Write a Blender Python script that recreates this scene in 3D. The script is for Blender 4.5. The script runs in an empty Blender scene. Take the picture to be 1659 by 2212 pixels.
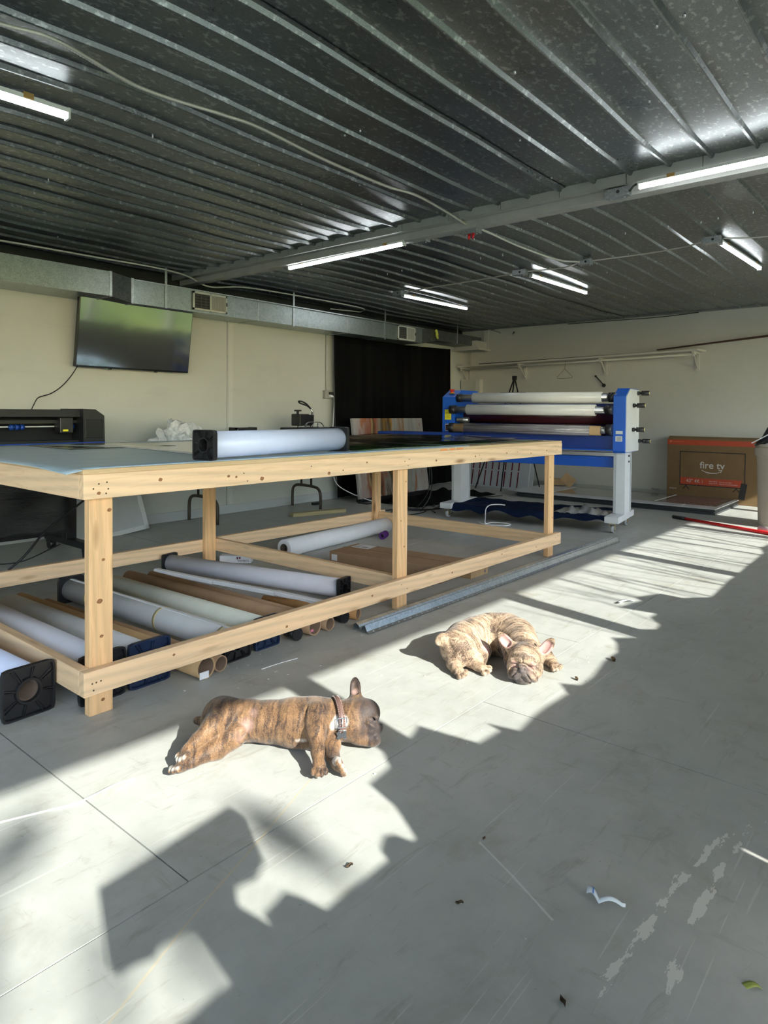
import bpy, bmesh, math, random
import numpy as np
from mathutils import Vector, Matrix, Euler
PI = math.pi
rnd = random.Random(7)
SC = bpy.context.scene
COL = SC.collection

# ------------------------------------------------------------------ camera
cam_d = bpy.data.cameras.new('camera')
cam = bpy.data.objects.new('camera', cam_d)
COL.objects.link(cam)
SC.camera = cam
YAW, PITCH, ROLL, FPX, SHY, CAMH = 0.69877, -0.02153, 0.00807, 1450.0, -183.55, 1.1112
_f = Vector((math.cos(YAW)*math.cos(PITCH), math.sin(YAW)*math.cos(PITCH), math.sin(PITCH)))
_r = Vector((math.sin(YAW), -math.cos(YAW), 0.0)); _u = _r.cross(_f)
_r2 = _r*math.cos(ROLL) + _u*math.sin(ROLL); _u2 = -_r*math.sin(ROLL) + _u*math.cos(ROLL)
_m = Matrix((_r2, _u2, -_f)).transposed().to_4x4()
_m.translation = Vector((0, 0, CAMH))
cam.matrix_world = _m
cam_d.sensor_fit = 'VERTICAL'; cam_d.sensor_height = 24.0; cam_d.sensor_width = 18.0
cam_d.lens = FPX/2212*24.0
cam_d.shift_y = SHY/2212
cam_d.clip_start = 0.02; cam_d.clip_end = 300

# ------------------------------------------------------------------ sky, sun, exposure
SUN_AZ, SUN_EL = math.radians(12.0), math.radians(28.5)
SUN_DIR = Vector((math.sin(SUN_AZ)*math.cos(SUN_EL), math.cos(SUN_AZ)*math.cos(SUN_EL), -math.sin(SUN_EL)))
W = bpy.data.worlds.new('sky'); SC.world = W; W.use_nodes = True
_nt = W.node_tree; _nt.nodes.clear()
_o = _nt.nodes.new('ShaderNodeOutputWorld'); _b = _nt.nodes.new('ShaderNodeBackground')
_s = _nt.nodes.new('ShaderNodeTexSky'); _s.sky_type = 'NISHITA'; _s.sun_disc = False
_s.sun_elevation = SUN_EL
_s.sun_rotation = math.atan2(-SUN_DIR.x, -SUN_DIR.y)
_s.air_density = 1.0; _s.dust_density = 0.6; _s.ozone_density = 1.0
_nt.links.new(_s.outputs[0], _b.inputs[0]); _nt.links.new(_b.outputs[0], _o.inputs[0])
_b.inputs[1].default_value = 0.86
sun_d = bpy.data.lights.new('sun', 'SUN'); sun_d.energy = 10.8; sun_d.angle = math.radians(0.53)
sun_d.color = (1.0, 0.965, 0.90)
sun = bpy.data.objects.new('sun', sun_d); COL.objects.link(sun)
sun.rotation_euler = SUN_DIR.to_track_quat('-Z', 'Y').to_euler(); sun.location = (-3, -14, 9)
vs = SC.view_settings
SC.display_settings.display_device = 'sRGB'
vs.view_transform = 'Standard'; vs.look = 'None'; vs.gamma = 1.0; vs.use_curve_mapping = False
vs.exposure = 0.48

# ------------------------------------------------------------------ helpers: shader nodes
class NT:
    def __init__(s, name):
        s.mat = bpy.data.materials.new(name); s.mat.use_nodes = True
        s.t = s.mat.node_tree; s.t.nodes.clear()
        s.out = s.t.nodes.new('ShaderNodeOutputMaterial')
        s.bsdf = s.n('ShaderNodeBsdfPrincipled'); s.link(s.bsdf, s.out, 0, 0)
    def n(s, typ, **kw):
        nd = s.t.nodes.new(typ)
        for k, v in kw.items(): setattr(nd, k, v)
        return nd
    def link(s, a, b, ao=0, bi=0):
        ao_ = a.outputs[ao] if not isinstance(a, bpy.types.NodeSocket) else a
        s.t.links.new(ao_, b.inputs[bi])
    def put(s, node, idx, v):
        if isinstance(v, (int, float)): node.inputs[idx].default_value = v
        elif isinstance(v, (tuple, list)):
            sk = node.inputs[idx]
            v = tuple(v)
            if len(sk.default_value) == 4 and len(v) == 3: v = v + (1.0,)
            sk.default_value = v
        elif isinstance(v, bpy.types.NodeSocket): s.t.links.new(v, node.inputs[idx])
        else: s.t.links.new(v.outputs[0], node.inputs[idx])
    def set(s, **kw):
        names = dict(color='Base Color', rough='Roughness', metal='Metallic', spec='Specular IOR Level', normal='Normal',
                     emit='Emission Color', estr='Emission Strength', coat='Coat Weight', coatr='Coat Roughness', alpha='Alpha', trans='Transmission Weight',
                     sheen='Sheen Weight', sss='Subsurface Weight')
        for k, v in kw.items(): s.put(s.bsdf, names[k], v)
        return s
    def coord(s, which='Object', scale=None, rot=None, loc=None):
        c = s.n('ShaderNodeTexCoord').outputs[which]
        if scale is None and rot is None and loc is None: return c
        m = s.n('ShaderNodeMapping'); s.put(m, 0, c)
        if loc: m.inputs[1].default_value = loc
        if rot: m.inputs[2].default_value = rot
        if scale: m.inputs[3].default_value = scale if isinstance(scale, tuple) else (scale,)*3
        return m.outputs[0]
    def noise(s, vec, scale=5, detail=2, rough=.5, dist=0):
        t = s.n('ShaderNodeTexNoise'); s.put(t, 'Vector', vec); s.put(t, 'Scale', scale); s.put(t, 'Detail', detail); s.put(t, 'Roughness', rough); s.put(t, 'Distortion', dist)
        return t.outputs[0]
    def voro(s, vec, scale=5, feature='F1', out=0, rand=1.0):
        t = s.n('ShaderNodeTexVoronoi', feature=feature); s.put(t, 'Vector', vec); s.put(t, 'Scale', scale)
        try: s.put(t, 'Randomness', rand)
        except Exception: pass
        return t.outputs[out]
    def wave(s, vec, scale=5, dist=0, detail=2, axis='X', typ='BANDS', dscale=1.0, prof='SIN'):
        t = s.n('ShaderNodeTexWave', wave_type=typ, wave_profile=prof)
        if typ == 'BANDS': t.bands_direction = axis
        else: t.rings_direction = axis
        s.put(t, 'Vector', vec); s.put(t, 'Scale', scale); s.put(t, 'Distortion', dist); s.put(t, 'Detail', detail); s.put(t, 'Detail Scale', dscale)
        return t.outputs[0]
    def ramp(s, fac, stops, interp='LINEAR'):
        r = s.n('ShaderNodeValToRGB'); r.color_ramp.interpolation = interp
        el = r.color_ramp.elements
        while len(el) < len(stops): el.new(.5)
        for e, (p, c) in zip(el, stops):
            e.position = p
            e.color = (c, c, c, 1) if isinstance(c, (int, float)) else tuple(c) + (1.0,)*(4-len(c))
        s.put(r, 0, fac); return r.outputs[0]
    def mix(s, fac, a, b, mode='MIX'):
        m = s.n('ShaderNodeMix', data_type='RGBA', blend_type=mode)
        s.put(m, 0, fac); s.put(m, 6, a); s.put(m, 7, b); return m.outputs[2]
    def math(s, op, a, b=None, c=None, clamp=False):
        m = s.n('ShaderNodeMath', operation=op); m.use_clamp = clamp
        s.put(m, 0, a)
        if b is not None: s.put(m, 1, b)
        if c is not None: s.put(m, 2, c)
        return m.outputs[0]
    def bump(s, h, strength=.3, dist=.01, prev=None):
        b = s.n('ShaderNodeBump'); s.put(b, 'Strength', strength); s.put(b, 'Distance', dist); s.put(b, 'Height', h)
        if prev is not None: s.put(b, 'Normal', prev)
        return b.outputs[0]
    def sep(s, vec):
        x = s.n('ShaderNodeSeparateXYZ'); s.put(x, 0, vec); return x.outputs
    def comb(s, x, y, z):
        v = s.n('ShaderNodeCombineXYZ'); s.put(v, 0, x); s.put(v, 1, y); s.put(v, 2, z); return v.outputs[0]
    def rand(s): return s.n('ShaderNodeObjectInfo').outputs['Random']
    def vadd(s, a, b, op='ADD'):
        v = s.n('ShaderNodeVectorMath', operation=op); s.put(v, 0, a); s.put(v, 1, b); return v.outputs[0]

MATS = {}
def simple(name, color, rough=.5, metal=0.0, spec=.5, var=0.0, bump=0.0, bscale=60, coat=0.0, nscale=8.0):
    if name in MATS: return MATS[name]
    m = NT(name); co = m.coord('Object')
    nz = m.noise(co, nscale, 4, .6)
    v = max(var, .04)
    dark = tuple(c*(1-v) for c in color); lite = tuple(min(1, c*(1+v)) for c in color)
    m.set(color=m.ramp(nz, [(.3, dark), (.7, lite)]), rough=rough, metal=metal, spec=spec)
    if coat: m.set(coat=coat, coatr=.1)
    if bump: m.set(normal=m.bump(m.noise(co, bscale, 4, .6), bump, .004))
    MATS[name] = m.mat; return m.mat

# ------------------------------------------------------------------ helpers: geometry
class MB:
    """collects shapes into one bmesh (world coordinates unless the caller says otherwise)"""
    def __init__(s): s.bm = bmesh.new(); s.mi = 0
    def _new(s, verts, faces, smooth=False):
        vv = [s.bm.verts.new(v) for v in verts]; out = []
        for f in faces:
            try:
                fc = s.bm.faces.new([vv[i] for i in f]); fc.smooth = smooth; fc.material_index = s.mi; out.append(fc)
            except ValueError: pass
        return vv, out
    def box(s, lo, hi, bev=0.0, M=None):
        x0, y0, z0 = lo; x1, y1, z1 = hi
        vs = [(x0,y0,z0),(x1,y0,z0),(x1,y1,z0),(x0,y1,z0),(x0,y0,z1),(x1,y0,z1),(x1,y1,z1),(x0,y1,z1)]
        vs = [Vector(v) for v in vs]
        if M is not None: vs = [M @ v for v in vs]
        vv, ff = s._new(vs, [(0,3,2,1),(4,5,6,7),(0,1,5,4),(1,2,6,5),(2,3,7,6),(3,0,4,7)])
        if bev > 0:
            ed = list({e for f in ff for e in f.edges})
            r = bmesh.ops.bevel(s.bm, geom=ed, offset=bev, segments=2, affect='EDGES', profile=.5)
            for f in r['faces']: f.material_index = s.mi
        return s
    def cbox(s, c, size, bev=0.0, rz=0.0, M=None):
        h = Vector(size)/2
        T = Matrix.Translation(Vector(c)) @ Matrix.Rotation(rz, 4, 'Z')
        if M is not None: T = M @ T
        return s.box(-h, h, bev, T)
    def tube(s, pts, r, seg=10, caps=True, closed=False, smooth=True):
        pts = [Vector(p) for p in pts]; n = len(pts)
        rs = r if isinstance(r, (list, tuple)) else [r]*n
        rings = []; up = None
        for i, p in enumerate(pts):
            if closed: t = pts[(i+1) % n] - pts[i-1]
            elif i == 0: t = pts[1]-pts[0]
            elif i == n-1: t = pts[-1]-pts[-2]
            else: t = (pts[i+1]-pts[i]).normalized() + (pts[i]-pts[i-1]).normalized()
            if t.length < 1e-9: t = Vector((0,0,1))
            t.normalize()
            if up is None:
                a = Vector((0,0,1)) if abs(t.z) < .9 else Vector((1,0,0))
                up = (a - t*a.dot(t)).normalized()
            else:
                up = up - t*up.dot(t)
                up = up.normalized() if up.length > 1e-6 else t.orthogonal().normalized()
            b = t.cross(up)
            rings.append([s.bm.verts.new(p + (up*math.cos(2*PI*k/seg) + b*math.sin(2*PI*k/seg))*rs[i]) for k in range(seg)])
        m = n if closed else n-1
        for i in range(m):
            A, B = rings[i], rings[(i+1) % n]
            for k in range(seg):
                f = s.bm.faces.new((A[k], A[(k+1) % seg], B[(k+1) % seg], B[k])); f.smooth = smooth; f.material_index = s.mi
        if caps and not closed:
            for rg, rev in ((rings[0], True), (rings[-1], False)):
                f = s.bm.faces.new(rg[::-1] if rev else rg); f.material_index = s.mi
        return s
    def cyl(s, a, b, r, seg=20, r2=None, caps=True): return s.tube([a, b], [r, r if r2 is None else r2], seg, caps)
    def pipe(s, a, b, ro, ri, seg=24):
        """hollow tube with end rims"""
        a, b = Vector(a), Vector(b); t = (b-a).normalized()
        up = (Vector((0,0,1)) if abs(t.z) < .9 else Vector((1,0,0))); up = (up-t*up.dot(t)).normalized(); w = t.cross(up)
        R = []
        for p, r in ((a, ro), (b, ro), (b, ri), (a, ri)):
            R.append([s.bm.verts.new(p+(up*math.cos(2*PI*k/seg)+w*math.sin(2*PI*k/seg))*r) for k in range(seg)])
        for i in range(4):
            A, B = R[i], R[(i+1) % 4]
            for k in range(seg):
                f = s.bm.faces.new((A[k], A[(k+1) % seg], B[(k+1) % seg], B[k])); f.smooth = i in (0, 2); f.material_index = s.mi
        return s
    def prism(s, poly, axis, lo, hi, M=None, smooth=False):
        """extrude 2D polygon; axis 'z': poly=(x,y); 'y': poly=(x,z); 'x': poly=(y,z)"""
        def P(a, b, c):
            v = {'z': (a, b, c), 'y': (a, c, b), 'x': (c, a, b)}[axis]
            v = Vector(v); return M @ v if M is not None else v
        n = len(poly)
        vs = [P(a, b, lo) for a, b in poly] + [P(a, b, hi) for a, b in poly]
        fs = [tuple(range(n))[::-1], tuple(range(n, 2*n))] + [(i, (i+1) % n, n+(i+1) % n, n+i) for i in range(n)]
        vv, ff = s._new(vs, fs)
        bmesh.ops.recalc_face_normals(s.bm, faces=ff)
        return s
    def quad(s, a, b, c, d): s._new([a, b, c, d], [(0,1,2,3)]); return s
    def grid(s, nx, ny, fn, smooth=True, thick=0.0):
        """fn(u,v)->point; two-sided sheet when thick>0"""
        def layer(off):
            return [[s.bm.verts.new(Vector(fn(i/nx, j/ny)) + Vector(off)) for j in range(ny+1)] for i in range(nx+1)]
        A = layer((0,0,0))
        def fc(L, flip):
            for i in range(nx):
                for j in range(ny):
                    q = (L[i][j], L[i+1][j], L[i+1][j+1], L[i][j+1])
                    f = s.bm.faces.new(q[::-1] if flip else q); f.smooth = smooth; f.material_index = s.mi
        fc(A, False)
        if thick:
            B = layer((0,0,-thick) if isinstance(thick, float) else thick); fc(B, True)
            edge = [(i,0) for i in range(nx)] + [(nx,j) for j in range(ny)] + [(i,ny) for i in range(nx,0,-1)] + [(0,j) for j in range(ny,0,-1)]
            for k in range(len(edge)):
                a, b = edge[k], edge[(k+1) % len(edge)]
                f = s.bm.faces.new((A[a[0]][a[1]], B[a[0]][a[1]], B[b[0]][b[1]], A[b[0]][b[1]])); f.material_index = s.mi
        return s
    def sphere(s, c, r, seg=16, rings=10, scale=(1,1,1)):
        M = Matrix.Translation(Vector(c)) @ Matrix.Diagonal(Vector(scale)).to_4x4()
        g = bmesh.ops.create_uvsphere(s.bm, u_segments=seg, v_segments=rings, radius=r, matrix=M)
        for f in {f for v in g['verts'] for f in v.link_faces}: f.smooth = True; f.material_index = s.mi
        return s
    def build(s, name, mat, parent=None, world=True, kind=None):
        return link_mesh(name, s.bm, mat, parent, world, kind)

def wmat(o):
    m = Matrix.Translation(o.location) @ o.rotation_euler.to_matrix().to_4x4()
    return wmat(o.parent) @ m if o.parent else m
def link_mesh(name, bm, mat, parent=None, world=True, kind=None):
    me = bpy.data.meshes.new(name)
    if parent is not None and world: bm.transform(wmat(parent).inverted())
    bm.normal_update(); bm.to_mesh(me); bm.free()
    for m in (mat if isinstance(mat, (list, tuple)) else [mat]): me.materials.append(m)
    o = bpy.data.objects.new(name, me); COL.objects.link(o)
    if parent is not None: o.parent = parent
    if kind: o['kind'] = kind
    return o
def tag(o, label, cat, group=None):
    o['label'] = label; o['category'] = cat
    if group: o['group'] = group
    return o
def thing(name, label, cat, loc=(0,0,0), rotz=0.0, group=None):
    o = bpy.data.objects.new(name, None); COL.objects.link(o)
    o.empty_display_size = .05
    o.location = loc; o.rotation_euler = (0, 0, rotz)
    return tag(o, label, cat, group)
def single(name, mb, mat, label, cat, base, group=None, rotz=0.0):
    """a thing that is one mesh, its origin at its base point"""
    T = Matrix.Translation(Vector(base)) @ Matrix.Rotation(rotz, 4, 'Z')
    mb.bm.transform(T.inverted())
    o = link_mesh(name, mb.bm, mat)
    o.location = base; o.rotation_euler = (0, 0, rotz)
    return tag(o, label, cat, group)
def struct(name, mb, mat, parent=None):
    o = link_mesh(name, mb.bm, mat, parent)
    if parent is None: o['kind'] = 'structure'
    return o
def dup(root, loc, rotz, label=None, group=None):
    r = root.copy(); COL.objects.link(r); r.location = loc; r.rotation_euler = (0, 0, rotz)
    if label: r['label'] = label
    if group: r['group'] = group
    for ch in list(root.children):
        c = ch.copy(); COL.objects.link(c); c.parent = r
        for g in ch.children:
            d = g.copy(); COL.objects.link(d); d.parent = c
    return r
def text_mb(body, size, M, ext=.0006, align='CENTER', bold=0.0, mb=None):
    """lettering as mesh, laid on the plane of matrix M (local x right, y up)"""
    cu = bpy.data.curves.new('t', 'FONT'); cu.body = body; cu.size = size; cu.extrude = ext; cu.align_x = align; cu.align_y = 'CENTER'; cu.offset = bold
    cu.resolution_u = 3
    ob = bpy.data.objects.new('t', cu); COL.objects.link(ob)
    dg = bpy.context.evaluated_depsgraph_get()
    me = bpy.data.meshes.new_from_object(ob.evaluated_get(dg))
    bpy.data.objects.remove(ob); bpy.data.curves.remove(cu)
    me.transform(M)
    mb = mb or MB(); mb.bm.from_mesh(me); bpy.data.meshes.remove(me)
    return mb
def smoothpath(pts, n=6):
    """Catmull-Rom through pts"""
    P = [Vector(p) for p in pts]; P = [P[0]*2-P[1]] + P + [P[-1]*2-P[-2]]; out = []
    for i in range(1, len(P)-2):
        for k in range(n):
            t = k/n; a, b, c, d = P[i-1:i+3]
            out.append(.5*((2*b)+(c-a)*t+(2*a-5*b+4*c-d)*t*t+(3*b-a-3*c+d)*t**3))
    out.append(P[-2]); return out
# ------------------------------------------------------------------ materials
def mat_wood(name, axis, base=(.84,.60,.375), seed=0.0):
    m = NT(name); co = m.coord('Object'); r = m.rand()
    off = m.math('MULTIPLY', r, 37.0)
    st = {'X': (.9, 14, 14), 'Y': (14, .9, 14), 'Z': (14, 14, .9)}[axis]
    mp = m.n('ShaderNodeMapping'); m.put(mp, 0, m.vadd(co, m.comb(off, off, off))); mp.inputs[3].default_value = st
    g = m.noise(mp, 1.6, 6, .6, .35)
    rings = m.wave(mp, 1.1, 5.0, 3, 'DIAGONAL', dscale=.7)
    grain = m.mix(.35, g, rings)
    col = m.ramp(grain, [(.2, tuple(c*.84 for c in base)), (.48, base), (.75, tuple(min(1, c*1.08) for c in base))])
    sc = {'X': (2.3, 9, 9), 'Y': (9, 2.3, 9), 'Z': (9, 9, 2.3)}[axis]
    mp2 = m.n('ShaderNodeMapping'); m.put(mp2, 0, m.vadd(co, m.comb(off, off, off))); mp2.inputs[3].default_value = sc
    v = m.voro(mp2, 1.0)
    knot = m.ramp(v, [(.065, 1.0), (.10, .6), (.18, 0.0)])
    col = m.mix(m.math('MULTIPLY', knot, .8), col, (.25, .10, .035))
    fl_ = m.ramp(m.noise(m.vadd(mp, (3.3, 1.7, 5.1)), 7, 3, .55, .6), [(.52, 0.0), (.66, 1.0)]); col = m.mix(m.math('MULTIPLY', fl_, .30), col, tuple(c*k for c, k in zip(base, (.72, .60, .50))))
    tint = m.mix(r, (.94, .93, .93), (1.03, 1.0, .95)); col = m.mix(1.0, col, tint, 'MULTIPLY')
    fine = m.noise(mp, 9, 4, .7)
    m.set(color=col, rough=.62, spec=.3, normal=m.bump(fine, .12, .002))
    MATS[name] = m.mat; return m.mat
WX, WY, WZ = mat_wood('lumber_x', 'X'), mat_wood('lumber_y', 'Y'), mat_wood('lumber_z', 'Z', (.80,.515,.275))

def mat_galv(name, dark, lite, rough, scale, streak=None, metal=.9):
    m = NT(name); co = m.coord('Object')
    a = m.voro(co, scale, out=1); sp = m.sep(a)[0]
    b = m.noise(co, scale*.13, 4, .6)
    f = m.math('ADD', m.math('MULTIPLY', sp, .45), m.math('MULTIPLY', b, .75))
    m.set(color=m.ramp(f, [(.3, dark), (.85, lite)]), metal=metal, rough=rough)
    h = m.noise(co, scale*.4, 3, .5)
    nrm = m.bump(h, .08, .004)
    if streak:
        mp = m.coord('Object', scale=streak)
        nrm = m.bump(m.noise(mp, 1.0, 3, .55), .5, .006, nrm)
    m.set(normal=nrm); MATS[name] = m.mat; return m.mat
GALV = mat_galv('galvanised_duct', (.30,.345,.345), (.47,.525,.52), .36, 170, (1.2, 6, 6), .85)
def mat_ceiling():
    m = NT('galvanised_ceiling'); co = m.coord('Object')
    sp = m.sep(m.voro(co, 160, out=1))[0]
    b = m.noise(co, 3.0, 5, .65); fl = m.noise(m.coord('Object', scale=(1.0, 1.6, 1)), 26, 3, .6)
    f = m.math('ADD', m.math('MULTIPLY', sp, .30), m.math('MULTIPLY', b, .8))
    col = m.ramp(f, [(.2, (.150,.165,.165)), (.62, (.20,.218,.216)), (.95, (.30,.322,.318))])
    spots = m.ramp(fl, [(.56, 0.0), (.66, 1.0)])
    col = m.mix(m.math('MULTIPLY', spots, .45), col, (.60,.63,.61))
    st = m.coord('Object', scale=(.35, 38, 1)); h = m.noise(st, 1.0, 3, .6)
    h2 = m.noise(m.coord('Object', scale=(.8, 5, 1)), 1.0, 2, .5)
    nrm = m.bump(h, .22, .003); nrm = m.bump(h2, .35, .008, nrm)
    m.set(color=col, metal=.88, rough=m.ramp(f, [(.3, .27), (.9, .40)]), normal=nrm)
    MATS['galvanised_ceiling'] = m.mat; return m.mat
CEIL = mat_ceiling()

def mat_floor():
    m = NT('painted_concrete'); co = m.coord('Object'); x, y, z = m.sep(co)[0:3]
    b = m.noise(co, 1.3, 6, .62); b2 = m.noise(co, 9, 5, .65)
    f = m.math('ADD', m.math('MULTIPLY', b, .6), m.math('MULTIPLY', b2, .4))
    col = m.ramp(f, [(.32, (.345,.352,.328)), (.5, (.42,.426,.40)), (.70, (.49,.49,.46))])
    # foot-worn brownish dirt
    dirt = m.ramp(m.noise(co, 3.2, 6, .7, .6), [(.55, 0.0), (.72, 1.0)])
    dmask = m.math('MULTIPLY', dirt, .55)
    col = m.mix(dmask, col, (.30,.27,.21))
    specks = m.ramp(m.noise(co, 55, 3, .6), [(.69, 0.0), (.75, 1.0)]); col = m.mix(m.math('MULTIPLY', specks, .5), col, (.20,.19,.16))
    # random fine scratches in two directions
    for k, (rz, sc) in enumerate(((.6, (1.5, 60, 1)), (-.5, (2.0, 75, 1)), (1.5, (1.2, 66, 1)))):
        s = m.noise(m.coord('Object', scale=sc, rot=(0,0,rz), loc=(k*3.1,0,0)), 1.0, 2, .5)
        col = m.mix(m.math('MULTIPLY', m.ramp(s, [(.70, 0.0), (.73, 1.0)]), .34), col, (.66,.66,.62))
    sm = m.noise(m.coord('Object', scale=(2.2, 11, 1), rot=(0,0,.5)), 1.6, 5, .7, .8)
    col = m.mix(m.math('MULTIPLY', m.ramp(sm, [(.57, 0.0), (.68, 1.0)]), .42), col, (.255,.23,.185))
    sm2 = m.noise(m.coord('Object', scale=(9, 2.5, 1), rot=(0,0,.3)), 1.8, 5, .7, .8)
    col = m.mix(m.math('MULTIPLY', m.ramp(sm2, [(.60, 0.0), (.70, 1.0)]), .36), col, (.255,.23,.185))
    def segd(a, b):
        ax, ay = a; bx, by = b; dx, dy = bx-ax, by-ay; L = dx*dx+dy*dy
        px, py = m.math('SUBTRACT', x, ax), m.math('SUBTRACT', y, ay)
        t = m.math('DIVIDE', m.math('ADD', m.math('MULTIPLY', px, dx), m.math('MULTIPLY', py, dy)), L, clamp=True)
        ex = m.math('SUBTRACT', px, m.math('MULTIPLY', t, dx)); ey = m.math('SUBTRACT', py, m.math('MULTIPLY', t, dy))
        return m.math('SQRT', m.math('ADD', m.math('MULTIPLY', ex, ex), m.math('MULTIPLY', ey, ey)))
    def poly(pts):
        d = None
        for a, b in zip(pts, pts[1:]):
            e = segd(a, b); d = e if d is None else m.math('MINIMUM', d, e)
        return d
    # paint peeled off under two old tape lines: pale ragged patches
    d1 = poly(PEEL1); d2 = poly(PEEL2); d = m.math('MINIMUM', d1, d2)
    rag = m.noise(m.coord('Object', scale=(9, 26, 1), rot=(0,0,.25)), 1.0, 4, .7)
    lim = m.ramp(rag, [(.47, 0.0), (.60, .017)])
    peel = m.math('LESS_THAN', d, lim)
    col = m.mix(m.math('MULTIPLY', peel, .9), col, (.66,.65,.60))
    dt = poly(SCRIB); tn = m.noise(co, 7, 3, .6)
    col = m.mix(m.math('MULTIPLY', m.math('LESS_THAN', dt, m.math('MULTIPLY', tn, .0055)), .55), col, (.52,.43,.28))
    ds = poly(SCRATCH); col = m.mix(m.math('MULTIPLY', m.math('LESS_THAN', ds, m.math('MULTIPLY', m.noise(co, 12, 3, .6), .0058)), .7), col, (.64,.64,.60))
    nrm = m.bump(m.noise(co, 38, 5, .6), .10, .003); nrm = m.bump(m.noise(co, 2.2, 3, .5), .12, .012, nrm)
    m.set(color=col, rough=m.ramp(f, [(.3, .36), (.75, .52)]), spec=.42, normal=nrm)
    return m.mat
PEEL1 = [(2.067,.376),(1.865,.438),(1.723,.465),(1.515,.475),(1.394,.487),(1.292,.490),(1.213,.487)]
PEEL2 = [(1.919,.391),(1.676,.407),(1.491,.415),(1.373,.395),(1.267,.376)]
SCRIB = [(.597,1.143),(.824,1.24),(.913,1.275),(1.075,1.332),(1.407,1.459)]
SCRATCH = [(1.478,.906),(1.422,.78),(1.355,.644)]
X0, X1 = -3.2, 9.30          # front (behind the camera) and back wall faces
YW = -0.60                   # inner face of the window wall
CZ = 2.462                   # ceiling pans
def yl(x): return 5.90 + .03*(x-2)      # face of the long wall, a shade out of square
# ------------------------------------------------------------------ floor: slabs with sawn control joints
FLOORM = mat_floor()
mb = MB(); mb.box((X0-.2, YW-.2, -.09), (X1+.3, 6.5, -.006))
floor = struct('floor', mb, FLOORM)
ROWS = [(YW-.2, -.55, [2.215, 4.45, 6.9]), (-.55, 1.352, [-1.3, 2.215, 4.45, 6.9]), (1.352, 3.45, [-1.3, .905, 3.1, 5.4, 7.6]), (3.45, 6.5, [-1.3, .905, 3.1, 5.4, 7.6])]
jw = .0022
for j, (ya, yb, jx) in enumerate(ROWS):
    xs = [X0-.2] + jx + [X1+.3]
    for i in range(len(xs)-1):
        MB().box((xs[i] + (jw if i else 0), ya + (jw if j else 0), -.05), (xs[i+1] - (jw if i < len(xs)-2 else 0), yb - (jw if j < len(ROWS)-1 else 0), 0)).build('floor_slab', FLOORM, floor)

def mat_paint(name, c, rough=.5, dirt=.25, bump=.1, bs=90):
    m = NT(name); co = m.coord('Object'); z = m.sep(co)[2]
    n1 = m.noise(co, .9, 5, .6); n2 = m.noise(m.coord('Object', scale=(1.5, 1.5, 9)), 1.2, 4, .6)
    col = m.ramp(n1, [(.3, tuple(k*.93 for k in c)), (.7, tuple(min(1, k*1.04) for k in c))])
    st = m.ramp(n2, [(.58, 0.0), (.78, 1.0)])
    col = m.mix(m.math('MULTIPLY', st, dirt), col, tuple(k*.72 for k in c))
    m.set(color=col, rough=rough, spec=.35, normal=m.bump(m.noise(co, bs, 4, .6), bump, .003))
    return m.mat
PAINT = mat_paint('cream_wall_paint', (.565, .585, .55), .45)
PAINT2 = mat_paint('cream_masonry_paint', (.53, .52, .465), .65, .3, .35, 45)
DARK = simple('dark_gap', (.03,.03,.03), .9)
# long wall with the television: painted sheets with a seam
mb = MB(); mb.prism([(X0-.2, yl(X0-.2)+.03), (X1+.3, yl(X1+.3)+.03), (X1+.3, 6.7), (X0-.2, 6.7)], 'z', 0, 2.75)
wl = struct('wall_left', mb, DARK)
seams = [X0, -.4, 2.02, 4.468, 6.905, X1+.02]
for k in range(len(seams)-1):
    a, b = seams[k]+.004, seams[k+1]-.004
    mb = MB(); mb.prism([(a, yl(a)), (b, yl(b)), (b, yl(b)+.03), (a, yl(a)+.03)], 'z', .0, 2.24)
    mb.build('wall_panel', PAINT, wl)
mb = MB(); mb.prism([(X0, yl(X0)-.012), (X1, yl(X1)-.012), (X1, yl(X1)), (X0, yl(X0))], 'z', 0.004, .095)
struct('baseboard_left', mb, mat_paint('grey_base_paint', (.52,.55,.56), .5, .4))
# a taped joint and rust stain below the duct, a floor-to-duct strip beside the seam
mb = MB(); mb.prism([(4.49, yl(4.49)-.003), (4.545, yl(4.545)-.003), (4.545, yl(4.5)), (4.49, yl(4.49))], 'z', .1, 2.06)
struct('trim_1', mb, mat_paint('grey_strip_paint', (.62,.63,.60), .5))
# back wall, block painted cream
mb = MB(); mb.box((X1, YW-.3, 0), (X1+.25, 6.6, 2.8)); struct('wall_back', mb, PAINT2)
mb = MB(); mb.box((X1-.012, YW, .0), (X1, 6.1, .10)); struct('baseboard_back', mb, mat_paint('grey_back_base', (.40,.40,.36), .6, .5))
STEEL = simple('grey_painted_steel', (.33,.335,.31), .5, .0, .4, .1)
mb = MB(); mb.box((X1-.06, YW, 2.445), (X1, 6.12, 2.53)); struct('trim_2', mb, simple('grey_steel_angle', (.20,.21,.205), .55, 0, .4, .1))
# boxed-in corner below the ceiling
mb = MB(); mb.box((8.98, 5.66, 2.13), (X1, 6.1, 2.25), .006); mb.box((8.93, 5.60, 2.10), (X1, 6.1, 2.13), .004)
mb.box((X1-.03, 5.64, 2.09), (X1, 5.72, 2.44), .004)
struct('trim_3', mb, PAINT2)
# wall behind the camera, its wide opening added to let in fill light
mb = MB(); mb.box((X0-.2, YW-.3, 0), (X0, -.4, 2.75)); mb.box((X0-.2, 2.6, 0), (X0, 6.6, 2.75)); mb.box((X0-.2, -.4, 2.35), (X0, 2.6, 2.75))
struct('wall_front', mb, PAINT2)

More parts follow.
